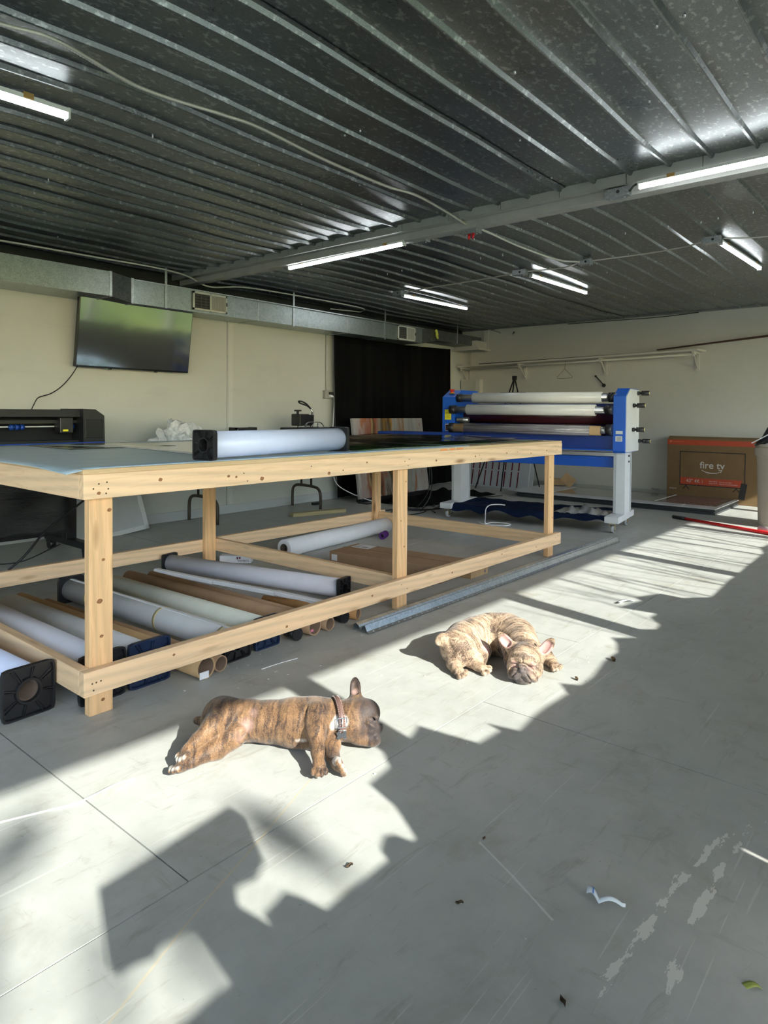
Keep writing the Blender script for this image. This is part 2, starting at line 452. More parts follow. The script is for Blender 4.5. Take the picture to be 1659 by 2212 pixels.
# ------------------------------------------------------------------ ceiling: ribbed galvanised sheets
XB0, XB1 = 3.79, 3.99        # roof beam
def cz(x, k, bay):
    if bay == 0:
        t = (x-1.0)/2.8
        return CZ + .010*math.sin(t*2*PI*1.0+.6+k*.35) + .012*math.sin(PI*min(max(t,0),1)) + .004*math.sin(x*5.1+k*1.7)
    return CZ - .012 + .010*math.sin((x-4)*1.35+k*.5) + .004*math.sin(x*4.3+k*2.1)
mb = MB(); mb.box((X0-.2, YW-.3, 2.56), (X1+.3, 6.7, 2.66)); ceil = struct('ceiling', mb, DARK)
PITCH_R = .2115; RY0 = .967
def rib_profile(y0, n):
    pts = []
    for i in range(n):
        y = y0 + i*PITCH_R
        pts += [(y-.014, 0), (y-.011, -.001), (y-.0025, -.0175), (y-.000, -.0185), (y+.009, -.0185), (y+.018, 0)]
        for q in (.35, .65): pts.append((y+PITCH_R*q, .0012))
    return pts
ksheet = 0
for bay, (xa, xb, nx) in enumerate(((X0, 3.86, 56), (3.92, X1-.02, 44))):
    sh = 0 if bay == 0 else .048
    i0 = -8
    while RY0+(i0)*PITCH_R < 6.15:
        n = 4; y0 = RY0 + sh*0 + i0*PITCH_R - (.035 if bay else 0)
        prof = [(y0-.034, -.001)] + rib_profile(y0, n) + [(y0+n*PITCH_R-.026, 0.0)]
        mb = MB(); k = ksheet; rz = rnd.uniform(-.003, .003)
        cols = []
        for i in range(nx+1):
            xx = xa + (xb-xa)*i/nx; zz = cz(xx, 0, bay) + rz
            end = .006*math.sin(k*1.3+i) if i in (0, nx) else 0
            cols.append([mb.bm.verts.new((xx, y, zz + dz + .0014*math.sin(xx*3.1+y*6.0) + (end if abs(dz) < .01 else 0))) for y, dz in prof])
        for i in range(nx):
            for j in range(len(prof)-1):
                f = mb.bm.faces.new((cols[i][j], cols[i][j+1], cols[i+1][j+1], cols[i+1][j])); f.smooth = True
                dzj = abs(prof[j][1]-prof[j+1][1])
                if dzj > .0018 or (j and abs(prof[j-1][1]-prof[j][1]) > .0018):
                    for e in f.edges:
                        if {e.verts[0], e.verts[1]} == {cols[i][j], cols[i+1][j]}: e.smooth = False
        o = mb.build('ceiling_sheet', CEIL, ceil)
        ksheet += 1; i0 += n
# roof beam: a steel channel across the room, sheets butting on its top
mb = MB()
mb.box((XB0+.10, YW, 2.375), (XB0+.19, 5.99, 2.445), .004)
mb.box((XB0+.02, YW, 2.428), (XB0+.27, 5.99, 2.443), .003)
struct('trim_4', mb, STEEL)
mb = MB(); yy = YW
while yy < 5.9:
    mb.box((XB0+.005, yy, 2.416), (XB0+.022, yy+.40, 2.474)); yy += .404
struct('trim_5', mb, simple('grey_beam_flashing', (.27,.28,.265), .5, 0, .4, .1))
# dark closure behind the sheet ends
mb = MB(); mb.box((XB0+.02, YW, 2.445), (XB0+.10, 5.99, 2.56)); struct('trim_6', mb, DARK)

# ------------------------------------------------------------------ window wall on the sunny side (right of and behind the camera)
POSTS = [-3.2, -2.24, -.50, 1.24, 2.98, 4.72, 6.46, 8.20, 9.3]
mb = MB()
mb.box((X0-.2, YW-.22, 0), (1.10, YW, .85)); mb.box((1.10, YW-.22, 0), (1.55, YW, .10)); mb.box((1.10, YW-.03, .472), (1.55, YW, .85)); mb.box((1.55, YW-.03, 0), (1.677, YW, .85)); mb.box((1.677, YW-.03, .56), (1.693, YW, .85)); mb.box((1.693, YW-.03, 0), (1.85, YW, .85)); mb.box((1.85, YW-.22, 0), (X1+.3, YW, .85)); mb.box((X0-.2, YW-.22, 2.27), (X1+.3, YW, 2.8))  # low opening and slit added to throw sun spots on the floor
struct('wall_right', mb, PAINT2)
FR = simple('white_window_frame', (.7,.7,.68), .4)
m = NT('window_glass'); gl = m.n('ShaderNodeBsdfGlossy'); gl.inputs['Roughness'].default_value = .0
tr = m.n('ShaderNodeBsdfTransparent'); tr.inputs[0].default_value = (.95,.97,.96,1)
fz = m.n('ShaderNodeFresnel'); fz.inputs[0].default_value = 1.35
mx = m.n('ShaderNodeMixShader'); m.link(fz, mx, 0, 0); m.link(tr, mx, 0, 1); m.link(gl, mx, 0, 2); m.link(mx, m.out, 0, 0)
GLASS = m.mat
for i in range(len(POSTS)-1):
    a, b = POSTS[i], POSTS[i+1]; a2 = a + .113
    mb = MB(); mb.box((a, YW-.12, .85), (a2, YW-.02, 2.27)); mb.box((a2, YW-.10, .85), (b, YW-.04, .875)); mb.box((a2, YW-.10, 2.24), (b, YW-.04, 2.27))
    w = struct('window_%d' % (i+1), mb, FR)
    mb = MB(); mb.box((a2, YW-.073, .875), (b, YW-.067, 2.24)); mb.build('pane', GLASS, w)
mb = MB(); mb.box((X0, YW-.22, .835), (X1, YW+.10, .858)); struct('trim_7', mb, FR)
# outside: unseen canopy added to end the sun patch, then paving and lawn
mb = MB(); mb.prism([(X0-3, -2.10), (-.6, -2.15), (.9, -2.225), (3, -2.234), (X1+3, -2.234), (X1+3, YW-.22), (X0-3, YW-.22)], 'z', 2.352, 2.44)
tag(struct('trim_8', mb, simple('canopy_white', (.75,.75,.72), .6)), 'unseen flat canopy added outside the windows to cut off the sun', 'canopy'); bpy.data.objects['trim_8'].pop('category')
mb = MB(); mb.box((X0-14, -7.0, -.12), (X1+14, YW-.2, -.03)); mb.box((X0-14, YW-.2, -.12), (X0-.2, 12, -.03))
struct('trim_9', mb, simple('concrete_paving', (.50,.49,.46), .8, 0, .2, .1))
m = NT('lawn'); co = m.coord('Object')
m.set(color=m.ramp(m.noise(co, 1.2, 6, .7), [(.3, (.30,.34,.03)), (.7, (.46,.48,.07))]), rough=.9, normal=m.bump(m.noise(co, 30, 4, .7), .6, .05))
mb = MB(); mb.box((-60, -60, -.3), (60, -7.0, -.06)); mb.box((-60, -7.0, -.3), (X0-14, 40, -.06))
lawn = link_mesh('lawn', mb.bm, m.mat); lawn['kind'] = 'stuff'; tag(lawn, 'mown green lawn outside beyond the paving', 'lawn')
# ------------------------------------------------------------------ long timber work table
TX, TY, TL, TW, TZ = 1.1228, 2.3179, 3.8129, 1.8427, .9016
T_, B_ = .038, .089
ZR, ZL = TZ-.018, .18
tb = thing('work_table', 'long pale timber work table with plywood top and open lower rails', 'table', (TX+TL/2, TY+TW/2, 0))
bv = .0025
PLY = NT('plywood'); co = PLY.coord('Object'); z = PLY.sep(co)[2]
lam_ = PLY.wave(PLY.comb(0, 0, z), 75, .6, 2, 'Z'); g = PLY.noise(PLY.coord('Object', scale=(1, 14, 14)), 1.5, 5, .6)
PLY.set(color=PLY.mix(PLY.math('MULTIPLY', lam_, .55), PLY.ramp(g, [(.3, (.60,.42,.23)), (.7, (.74,.55,.33))]), (.42,.27,.13)), rough=.65); PLY = PLY.mat
MB().box((TX-.002, TY, ZR), (TX+TL/2-.001, TY+TW, TZ), .002).build('plywood_top', PLY, tb)
MB().box((TX+TL/2+.001, TY+.001, ZR), (TX+TL-.002, TY+TW, TZ), .002).build('plywood_top', PLY, tb)
for zt, nm in ((ZR, 'top_rail'), (ZL, 'bottom_rail')):
    MB().box((TX, TY, zt-B_), (TX+TL, TY+T_, zt), bv).build(nm, WX, tb)
    MB().box((TX, TY+TW-T_, zt-B_), (TX+TL, TY+TW, zt), bv).build(nm, WX, tb)
    MB().box((TX, TY+T_+.0005, zt-B_), (TX+T_, TY+TW-T_-.0005, zt), bv).build(nm, WY, tb)
    MB().box((TX+TL-.054-B_-.002, TY+2*T_, zt-B_), (TX+TL-.054-B_+T_-.002, TY+TW-2*T_, zt), bv).build(nm, WY, tb)
    MB().box((TX+1.8079+.03, TY+2*T_, zt-B_), (TX+1.8079+.03+T_, TY+TW-T_-.0005, zt), bv).build('cross_rail', WY, tb)
for (xa, front) in ((TX+.039, 1), (TX+1.8079, 1), (TX+TL-.054-B_, 1), (TX+.039, 0), (TX+1.8079-.061, 0), (TX+TL-.20, 0)):
    ya = TY+T_+.0005 if front else TY+TW-2*T_-.0005
    MB().box((xa, ya, 0), (xa+B_, ya+T_, ZR), bv).build('leg', WZ, tb)
mb = MB()   # screw heads sunk in the rails
for (x, z) in ((.055,.848),(.085,.852),(.09,.828),(.082,.812),(.035,.832),(.03,.135),(.045,.136),(.062,.137),(.035,.11),(1.82,.84),(1.86,.85),(1.85,.815),(1.80,.15),(1.85,.12),(3.70,.86),(3.72,.83),(3.75,.86),(3.70,.815),(3.72,.15),(3.76,.16),(3.78,.11),(2.6,.84),(2.62,.815),(.7,.845),(1.1,.853),(1.32,.82),(3.1,.84),(.72,.81)):
    mb.cyl((TX+x, TY+.002, z), (TX+x, TY-.0006, z), .0032, 8)
mb.build('screw_head', simple('dark_screw', (.10,.06,.03), .5, .6), tb, kind='stuff')

KN = simple('knot_wood', (.30,.135,.055), .6, 0, .3, .35, 0, 60, 0, 220)
def knots(spots):
    m_ = MB()
    for (x, z, r) in spots:
        n = 12; v = [Vector((TX+x+r*1.25*math.cos(2*PI*k/n)*(1+.15*math.sin(k*2.1)), TY-.0004, z+r*math.sin(2*PI*k/n))) for k in range(n)]
        c_ = m_.bm.verts.new((TX+x, TY-.0004, z)); vv = [m_.bm.verts.new(p) for p in v]
        for k in range(n): m_.bm.faces.new((c_, vv[k], vv[(k+1) % n]))
    bmesh.ops.recalc_face_normals(m_.bm, faces=m_.bm.faces[:])
    for f in m_.bm.faces:
        if f.normal.y > 0: f.normal_flip()
    return m_
knots(((.055,.815,.006),(.30,.846,.007),(.62,.838,.006),(.80,.815,.009),(.66,.832,.005),(1.22,.812,.008),(1.5,.85,.005),(2.12,.83,.007),(2.55,.835,.006),(2.95,.84,.006),(3.3,.825,.005),(3.55,.835,.006),(.36,.15,.005),(.95,.12,.006),(1.55,.14,.006),(2.3,.13,.006),(2.9,.15,.005),(3.4,.125,.005))).build('knot', KN, tb, kind='stuff')
mk = MB(); TYs, TY = TY, TY+T_
for xl, sp in ((.039, ((.075,.745,.007),(.052,.565,.005),(.038,.415,.009),(.045,.285,.006),(.05,.05,.006))), (1.8079, ((.07,.72,.004),(.03,.5,.004),(.06,.35,.005))), (TL-.054-B_, ((.02,.62,.005),(.07,.3,.005)))):
    b_ = knots([(xl+x, z, r) for x, z, r in sp]); me_ = bpy.data.meshes.new('k'); b_.bm.to_mesh(me_); b_.bm.free(); mk.bm.from_mesh(me_); bpy.data.meshes.remove(me_)
TY = TYs; mk.build('knot', KN, tb, kind='stuff')
OMK = simple('orange_marker', (.85,.25,.06), .6)
for xa, xb in ((3.285, 3.36), (3.385, 3.44), (3.46, 3.53)):
    MB().box((xa, TY-.0006, ZR+.003), (xb, TY+.002, ZR+.010)).build('orange_mark', OMK, tb)
# ------------------------------------------------------------------ things lying on the table
def mat_mat():
    m = NT('cutting_mat_blue_grey'); co = m.coord('Object')
    n = m.noise(m.coord('Object', scale=(1.2, 7, 1)), 1.3, 5, .6)
    m.set(color=m.ramp(n, [(.3, (.30,.41,.49)), (.7, (.40,.52,.60))]), rough=.33, spec=.5); return m.mat
MATC = mat_mat()
mz = TZ
mt = thing('cutting_mat', 'large blue grey cutting mat with ruler marks covering the near end of the table', 'mat', (2.2, 3.2, mz))
def matfn(u, v):
    x = 1.065 + u*2.55; y = 2.326 + v*1.78
    z = mz + .0035
    e = max(0, (1.19-x)/.13)
    z += .0 - .016*e*e*max(0, 1-v*6)       # the near corner droops over the edge
    if x < TX: z = min(z, mz+.002)
    return (x, y, z)
MB().grid(40, 24, matfn, thick=.003).build('sheet', MATC, mt)
RUL = simple('mat_print_blue', (.08,.20,.42), .5); RULB = simple('mat_print_pale', (.45,.56,.66), .4)
mb = MB(); mb.box((1.20, 2.332, mz+.0036), (3.6, 2.372, mz+.0039)); mb.build('ruler_band', RULB, mt)
mb = MB()
for i in range(190):
    x = 1.205 + i*.0127; l = .034 if i % 8 == 0 else (.022 if i % 2 == 0 else .014)
    mb.box((x, 2.334, mz+.0040), (x+.0022, 2.334+l, mz+.0042))
mb.box((1.20, 2.376, mz+.0040), (3.6, 2.379, mz+.0042))
mb.build('ruler_marks', RUL, mt, kind='stuff')
def mat_print(name, cols, sc, rough=.15):
    m = NT(name); co = m.coord('Object', scale=sc)
    n = m.noise(co, 1.0, 6, .65, .4)
    m.set(color=m.ramp(n, cols), rough=rough, coat=.3, coatr=.06); return m.mat
mb = MB(); mb.grid(16, 10, lambda u, v: (1.62+u*.62, 3.48+v*.55, mz+.005+.002*math.sin(u*7+v*3)), thick=.0012)
single('photo_print', mb, mat_print('dark_print', [(.3,(.012,.02,.015)),(.6,(.05,.06,.05)),(.8,(.14,.13,.11))], (2, 9, 1)), 'small dark glossy print lying on the blue mat', 'print', (1.93, 3.75, mz+.004))
mb = MB(); mb.grid(18, 14, lambda u, v: (1.86+u*.95+v*.1, 2.70+v*1.2, mz+.0055+.0015*math.sin(u*5+v*4)), thick=.0012)
single('photo_print', mb, mat_print('pale_print', [(.3,(.42,.37,.34)),(.5,(.60,.57,.54)),(.75,(.72,.72,.70))], (.7, 9, 1)), 'pale grey and taupe print sheet lying behind the white roll on the table', 'print', (2.3, 3.3, mz+.004))
# long dark print with loose clear film over it on the far half
def prfn(u, v):
    x = 2.62+u*2.20; y = 2.42+v*1.2
    return (x, y, mz+.004+.0015*math.sin(u*9)*math.sin(v*5))
m = NT('green_black_print'); n = m.noise(m.coord('Object', scale=(2.2, 10, 1)), 1.2, 6, .6, .5)
m.set(color=m.ramp(n, [(.30,(.004,.006,.005)),(.44,(.02,.035,.018)),(.52,(.05,.13,.03)),(.62,(.12,.20,.07)),(.70,(.02,.03,.02)),(.80,(.40,.43,.42))]), rough=.12, coat=.5, coatr=.05)
mb = MB(); mb.grid(40, 20, prfn, thick=.0012)
single('photo_print', mb, m.mat, 'long dark green and black print sheet on the far half of the table', 'print', (3.7, 3.0, mz+.003))
def filmfn(u, v):
    x = 3.05+u*1.83; y = 2.55+v*1.35
    return (x, y, mz+.013+.010*abs(math.sin(v*6+u*2.2))*(1-.3*u) + .012*max(0, math.sin(u*5.5-1))*max(0, math.sin(v*3.4)) + .004*math.sin(u*22+v*9))
m = NT('clear_film'); gl = m.n('ShaderNodeBsdfGlossy'); gl.inputs['Roughness'].default_value = .08
tr = m.n('ShaderNodeBsdfTransparent'); tr.inputs[0].default_value = (.86,.88,.9,1)
fz = m.n('ShaderNodeFresnel'); fz.inputs[0].default_value = 1.7
mx = m.n('ShaderNodeMixShader'); m.link(fz, mx, 0, 0); m.link(tr, mx, 0, 1); m.link(gl, mx, 0, 2); m.link(mx, m.out, 0, 0)
FILM = m.mat
mb = MB(); mb.grid(60, 30, filmfn)
single('plastic_film', mb, FILM, 'loose wrinkled clear film lying over the dark print', 'film', (3.9, 3.2, mz+.006))

# ------------------------------------------------------------------ rolls
BLK = simple('black_plastic', (.012,.012,.014), .38, 0, .5, .2, .05)
NAVY = simple('navy_plastic', (.010,.022,.06), .38, 0, .5, .2, .05)
WHT = simple('white_paper', (.80,.80,.82), .55, 0, .4, .03)
WHTB = simple('gloss_white_film', (.60,.67,.88), .35, 0, .5, .02)
LIL = simple('lilac_white_paper', (.60,.59,.64), .6, 0, .35, .04)
GREYP = simple('grey_liner_paper', (.50,.51,.51), .5, 0, .4, .05)
CREAM = simple('cream_liner_paper', (.60,.61,.53), .5, 0, .4, .06)
CARD = simple('brown_cardboard', (.36,.235,.145), .75, 0, .2, .10, .1, 30)
CARD2 = simple('tan_cardboard', (.45,.30,.16), .75, 0, .2, .10, .1, 30)
ORNG = simple('orange_cardboard', (.44,.24,.10), .7, 0, .2, .08)
COREM = simple('shaded_core_board', (.11,.08,.062), .85)  # board brown darkened to hold the shade inside the roll cores
INSHADE = simple('tube_inner_shade', (.15,.10,.07), .85)  # shade inside the tubes, put into a darker brown
MASK = simple('masking_tape', (.55,.47,.25), .6)
def cap_mb(size, t, hole, ribs, facing):
    """square end cap in the local plane x=0; facing -1/+1 is the outward side"""
    mb = MB(); h = size/2; f = facing; poly = []
    for k in range(48):
        a = 2*PI*k/48; c_, s_ = abs(math.cos(a)), abs(math.sin(a))
        rr = h/((c_**14 + s_**14)**(1/14)); poly.append((rr*math.cos(a), rr*math.sin(a)))
    n = len(poly)
    # plate with hole: outer ring, raised rim, recessed web, hub ring
    def ring(sc, x): return [mb.bm.verts.new((x, p[0]*sc, p[1]*sc)) for p in poly]
    def circ(r, x):
        out = []
        for p in poly:
            a = math.atan2(p[1], p[0]); out.append(mb.bm.verts.new((x, r*math.cos(a), r*math.sin(a))))
        return out
    L = [ring(.99, 0), ring(1, f*t*.3), ring(1, f*t), ring(.93, f*t), ring(.90, f*t*.45), circ(hole*1.32, f*t*.45), circ(hole*1.22, f*t*.95), circ(hole*1.02, f*t*.95), circ(hole*.95, -f*.02)]
    for A, B in zip(L, L[1:]):
        for k in range(n):
            q = (A[k], A[(k+1) % n], B[(k+1) % n], B[k])
            mb.bm.faces.new(q)
    B = circ(hole*.96, 0)
    for k in range(n): mb.bm.faces.new((L[0][k], B[k], B[(k+1) % n], L[0][(k+1) % n]))
    bmesh.ops.recalc_face_normals(mb.bm, faces=mb.bm.faces[:])
    for k in range(ribs):
        a = 2*PI*k/ribs + .2
        r0, r1 = hole*1.25, min(h*.92/max(abs(math.cos(a)), abs(math.sin(a))), h*1.15)
        for da in (-.07, .07):
            M = Matrix.Rotation(a+da*(1 if k % 2 else .6), 4, 'X')
            mb.box((min(0, f*t*.86), r0, -size*.009), (max(0, f*t*.86), r1, size*.009), 0, M)
    return mb
def paper_roll(name, label, p0, p1, r, mat, cap=None, capmat=None, caps=(1, 1), core=.038, group=None, cat='roll', roll_tilt=(0, 0), extra=None, sag=0.0):
    """p0/p1: end points of the axis on plan (x,y); the roll lies along local X"""
    a, b = Vector((p0[0], p0[1], 0)), Vector((p1[0], p1[1], 0)); d = b-a; L = d.length; rz = math.atan2(d.y, d.x)
    zc = (cap/2 if cap and (caps[0] or caps[1]) else r)
    if len(p0) > 2: zc += p0[2]
    t = thing(name, label, cat, ((a.x+b.x)/2, (a.y+b.y)/2, p0[2] if len(p0) > 2 else 0), rz, group)
    zc -= (p0[2] if len(p0) > 2 else 0)
    z0, z1 = zc, zc
    if cap and not caps[0]: z0 = r
    if cap and not caps[1]: z1 = r
    mb = MB(); A, Bp = Vector((-L/2, 0, z0)), Vector((L/2, 0, z1))
    cr = min(core, r*.72)
    mb.pipe(A, Bp, r, cr, 40)
    mb.build('paper', mat, t, world=False)
    if cr < r:
        e = (Bp-A).normalized()*.004
        MB().pipe(A-e, Bp+e, cr, cr-.006, 28).build('core_tube', COREM, t, world=False)
    if cap:
        for i, (on, end, f) in enumerate(((caps[0], A, -1), (caps[1], Bp, 1))):
            if on:
                c = cap_mb(cap, .022, min(cr, cap*.21), 8, f)
                tl = roll_tilt[i]
                c.bm.transform(Matrix.Translation(end) @ Matrix.Rotation(tl, 4, 'X'))
                c.build('end_cap', capmat or BLK, t, world=False)
    if extra: extra(t, L, zc, r)
    return t
def tube_thing(name, label, p0, p1, ro, ri, mat, z=0, group=None, plug=None, z1=None):
    a, b = Vector((p0[0], p0[1], 0)), Vector((p1[0], p1[1], 0)); d = b-a; L = d.length
    t = thing(name, label, 'tube', ((a.x+b.x)/2, (a.y+b.y)/2, z), math.atan2(d.y, d.x), group)
    zb = ro + ((z1-z) if z1 is not None else 0)
    MB().pipe((-L/2, 0, ro), (L/2, 0, zb), ro, ri, 32).build('tube', mat, t, world=False)
    MB().pipe((-L/2+.003, 0, ro), (L/2-.003, 0, zb), ri+.0005, ri-.0015, 32).build('inner_shade', INSHADE, t, world=False)  # added inner pipe, its dark colour standing for shade in the mouth
    return t
# on the table
paper_roll('vinyl_roll', 'glossy white roll with black square end caps on top of the table', (1.672, 2.372, TZ+.004), (2.565, 2.478, TZ+.004), .057, WHTB, .128, BLK)
# under the near bay, from the near left corner to the right
G = 'rolls stored under the work table'
paper_roll('paper_roll', 'white roll with ribbed black cap sticking out past the near table corner', (1.022, 2.545), (.965, 3.75), .083, WHTB, .187, BLK, (1, 0), group=G)
paper_roll('paper_roll', 'fat lilac white roll with black cap behind the near table leg', (1.265, 2.475), (1.235, 3.80), .088, LIL, .187, BLK, group=G)
paper_roll('paper_roll', 'white roll with navy blue cap just right of the near table leg', (1.462, 2.475), (1.44, 3.78), .066, GREYP, .185, NAVY, (1, 0), group=G)
tube_thing('cardboard_tube', 'thick brown cardboard tube with paper label inside its open end', (1.645, 2.335), (1.545, 3.93), .047, .041, CARD2, group='cardboard tubes under the table')
tube_thing('cardboard_tube', 'thin brown cardboard tube beside the thick labelled one', (1.735, 2.355), (1.63, 3.80), .034, .030, CARD, group='cardboard tubes under the table')
mb = MB(); mb.box((1.612, 2.330, .006), (1.655, 2.3345, .034)); single('paper_label', mb, WHT, 'small white printed label in the mouth of the thick cardboard tube', 'label', (1.633, 2.333, .006))
def tapes(t, L, zc, r):
    for q in (-.46, -.13, .32):
        MB().pipe((L*q, 0, zc), (L*q+.02, 0, zc), r+.0012, r-.002, 36).build('tape_band', MASK, t, world=False)
    M_ = MB(); M_.box((-L/2, -.002, zc+r-.004), (L/2, .012, zc+r+.0015)); M_.build('paper_edge', WHT, t, world=False)
paper_roll('paper_roll', 'white and grey roll held by three strips of masking tape', (1.865, 2.43), (1.80, 3.86), .060, GREYP, .150, BLK, (1, 1), group=G, extra=tapes)
paper_roll('paper_roll', 'cream roll with dark cap between the taped roll and brown tube', (2.055, 2.45), (2.02, 3.90), .062, CREAM, .150, NAVY, (1, 0), group=G)
tube_thing('cardboard_tube', 'long brown cardboard tube with a pink sticker at its near end', (2.325, 2.39), (2.22, 3.98), .046, .040, CARD, group='cardboard tubes under the table')
tube_thing('cardboard_tube', 'narrow brown tube lying under the folded white strip', (2.425, 2.385), (2.36, 3.95), .034, .030, CARD, group='cardboard tubes under the table')
tube_thing('cardboard_tube', 'short orange brown cardboard tube with open end near the middle leg', (2.655, 2.40), (2.49, 2.98), .030, .026, ORNG, group='cardboard tubes under the table')
mb = MB(); mb.box((2.30, 2.395, .020), (2.318, 2.3985, .032)); single('sticker', mb, simple('pink_sticker', (.65,.2,.3), .5), 'pink sticker at the mouth of the long brown tube', 'sticker', (2.31, 2.397, .02))
for x, y, l in ((2.215, 2.425, 'black end plug on the floor left of the pink stickered tube'), (2.565, 2.44, 'black end plug on the floor right of the pink stickered tube')):
    mb = MB(); mb.cyl((x, y-.025, .031), (x, y+.05, .031), .026, 20); mb.cyl((x, y-.03, .031), (x, y-.02, .031), .031, 20)
    single('end_plug', mb, BLK, l, 'plug', (x, y, 0))
st_ = thing('edge_strip', 'white folded angle strip in three lengths lying on the brown tubes', 'strip', (2.52, 3.1, .068))
for k, (a, b) in enumerate((((2.40, 3.95), (2.475, 3.42)), ((2.475, 3.415), (2.56, 2.95)), ((2.56, 2.945), (2.60, 2.55)))):
    A, Bq = Vector(a + (.076,)), Vector(b + (.072,)); d = (Bq-A).normalized(); w = Vector((-d.y, d.x, 0))*.022
    m_ = MB(); v = [A-w, Bq-w, Bq+w*.4, A+w*.4]; th = Vector((0,0,.004)); dn = Vector((0,0,-.018))
    m_._new(v+[q+th for q in v], [(3,2,1,0),(4,5,6,7),(0,1,5,4),(1,2,6,5),(2,3,7,6),(3,0,4,7)])
    v = [A-w, Bq-w, Bq-w+dn, A-w+dn]; th = -w*.15
    m_._new(v+[q+th for q in v], [(3,2,1,0),(4,5,6,7),(0,1,5,4),(1,2,6,5),(2,3,7,6),(3,0,4,7)])
    m_.build('strip_length', WHT, st_)
paper_roll('paper_roll', 'lilac white roll with black caps lying left of the middle cross rail', (2.885, 2.74), (2.585, 4.08), .056, LIL, .130, BLK, group=G)
# far bay
paper_roll('paper_roll', 'thick white uncapped roll with wavy loose edge near the back rail', (3.42, 3.86), (4.78, 3.98), .068, WHT, None, group=G, core=.036)
tp = thing('tape_roll', 'purple plastic spool lying against the white roll', 'spool', (4.52, 3.79, 0), .4)
MB().pipe((-.045, 0, .032), (.045, 0, .032), .026, .016, 20).build('barrel', simple('purple_plastic', (.09,.012,.16), .4), tp, world=False)
for q in (-.045, -.015, .018, .045): MB().pipe((q-.004, 0, .032), (q+.004, 0, .032), .032, .018, 20).build('rib', MATS['purple_plastic'], tp, world=False)
bx = thing('shipping_box', 'long flat brown cardboard box with white shipping label under table', 'box', (3.69, 2.98, 0), math.radians(-83.5))
MB().box((-.46, -.175, 0), (.46, .175, .105), .004).build('carton', CARD, bx, world=False)
m_ = MB(); m_.box((-.462, -.012, .104), (.462, .014, .1062)); m_.build('packing_tape', simple('brown_tape', (.40,.26,.15), .25), bx, world=False)
m_ = MB(); m_.box((-.42, .035, .1052), (-.27, .155, .1065)); lb = m_.build('shipping_label', WHT, bx, world=False)
lb['label'] = 'white shipping label'
INK = simple('grey_ink', (.16,.15,.16), .6)
m_ = MB()
for k in range(9): m_.box((-.41+k*.006, .045, .1066), (-.408+k*.006, .085, .1070)); m_.box((-.345+k*.006, .05, .1066), (-.342+k*.006, .09, .1070))
m_.box((-.41, .10, .1066), (-.36, .103, .107)); m_.box((-.41, .11, .1066), (-.35, .113, .107)); m_.box((-.41, .125, .1066), (-.34, .128, .107))
m_.build('barcode_print', INK, bx, world=False)
m_ = MB(); m_.box((-.44, -.1765, .04), (-.39, -.1745, .085)); m_.build('pouch', WHT, bx, world=False)
kb = thing('small_carton', 'small flat tan carton beside the front lower rail', 'box', (3.935, 2.47, 0), .03)
MB().box((-.13, -.04, 0), (.10, .05, .042), .002).build('carton', CARD2, kb, world=False)
MB().cyl((.055, -.0412, .022), (.055, -.0402, .022), .011, 16).build('printed_mark', INK, kb, world=False)
# paper sign under the cross rail
sg = thing('printed_carton', 'small white carton with dark red letters on the floor behind the middle rail', 'box', (3.09, 3.99, 0), -.877)
MB().box((-.13, -.035, 0), (.10, .045, .052), .002).build('carton', WHT, sg, world=False)
FT = Matrix(((1,0,0,0),(0,0,-1,-.0356),(0,1,0,0),(0,0,0,1)))
text_mb('EXPERTS', .021, Matrix.Translation((.045, 0, .016)) @ FT, .0003).build('lettering', simple('maroon_ink', (.14,.012,.035), .6), sg, world=False)
m_ = MB(); m_.box((-.005, -.0362, .027), (.005, -.035, .045)); m_.box((.012, -.0362, .030), (.024, -.035, .045)); m_.build('printed_logo', MATS['maroon_ink'], sg, world=False)
# galvanised post on the floor
ps = thing('metal_post', 'long galvanised steel post with punched holes lying on the floor', 'post', (4.15, 2.24, 0), math.radians(-.55))
GPOST = mat_galv('galvanised_post', (.42,.45,.465), (.64,.67,.685), .32, 120)
def prof_post(s):
    return [(-.048, .002), (-.046, .030), (-.030, .042), (-.012, .034), (0, .012), (.014, .034), (.032, .040), (.046, .012), (.060, .004)]
m_ = MB(); P = prof_post(0); A = [m_.bm.verts.new((-1.64, -y, z)) for y, z in P]; Bv = [m_.bm.verts.new((1.64, -y, z)) for y, z in P]
A2 = [m_.bm.verts.new((-1.64, -y, z-.002)) for y, z in P]; B2 = [m_.bm.verts.new((1.64, -y, z-.002)) for y, z in P]
for k in range(len(P)-1):
    m_.bm.faces.new((A[k], A[k+1], Bv[k+1], Bv[k])); m_.bm.faces.new((A2[k], B2[k], B2[k+1], A2[k+1])); m_.bm.faces.new((A[k], A2[k], A2[k+1], A[k+1])); m_.bm.faces.new((Bv[k], Bv[k+1], B2[k+1], B2[k]))
m_.build('channel', GPOST, ps, world=False)
m_ = MB()
for k in range(64): m_.cyl((-1.6+k*.0505, -.0535, .0075), (-1.6+k*.0505, -.0535, .0088), .0052, 8)
m_.build('punched_hole', simple('bright_hole', (.85,.87,.9), .3), ps, world=False, kind='stuff')
m_ = MB()
for k in range(46): m_.box((-1.58+k*.07, -.006, .0125), (-1.545+k*.07, .003, .0135))
m_.build('slot', DARK, ps, world=False, kind='stuff')
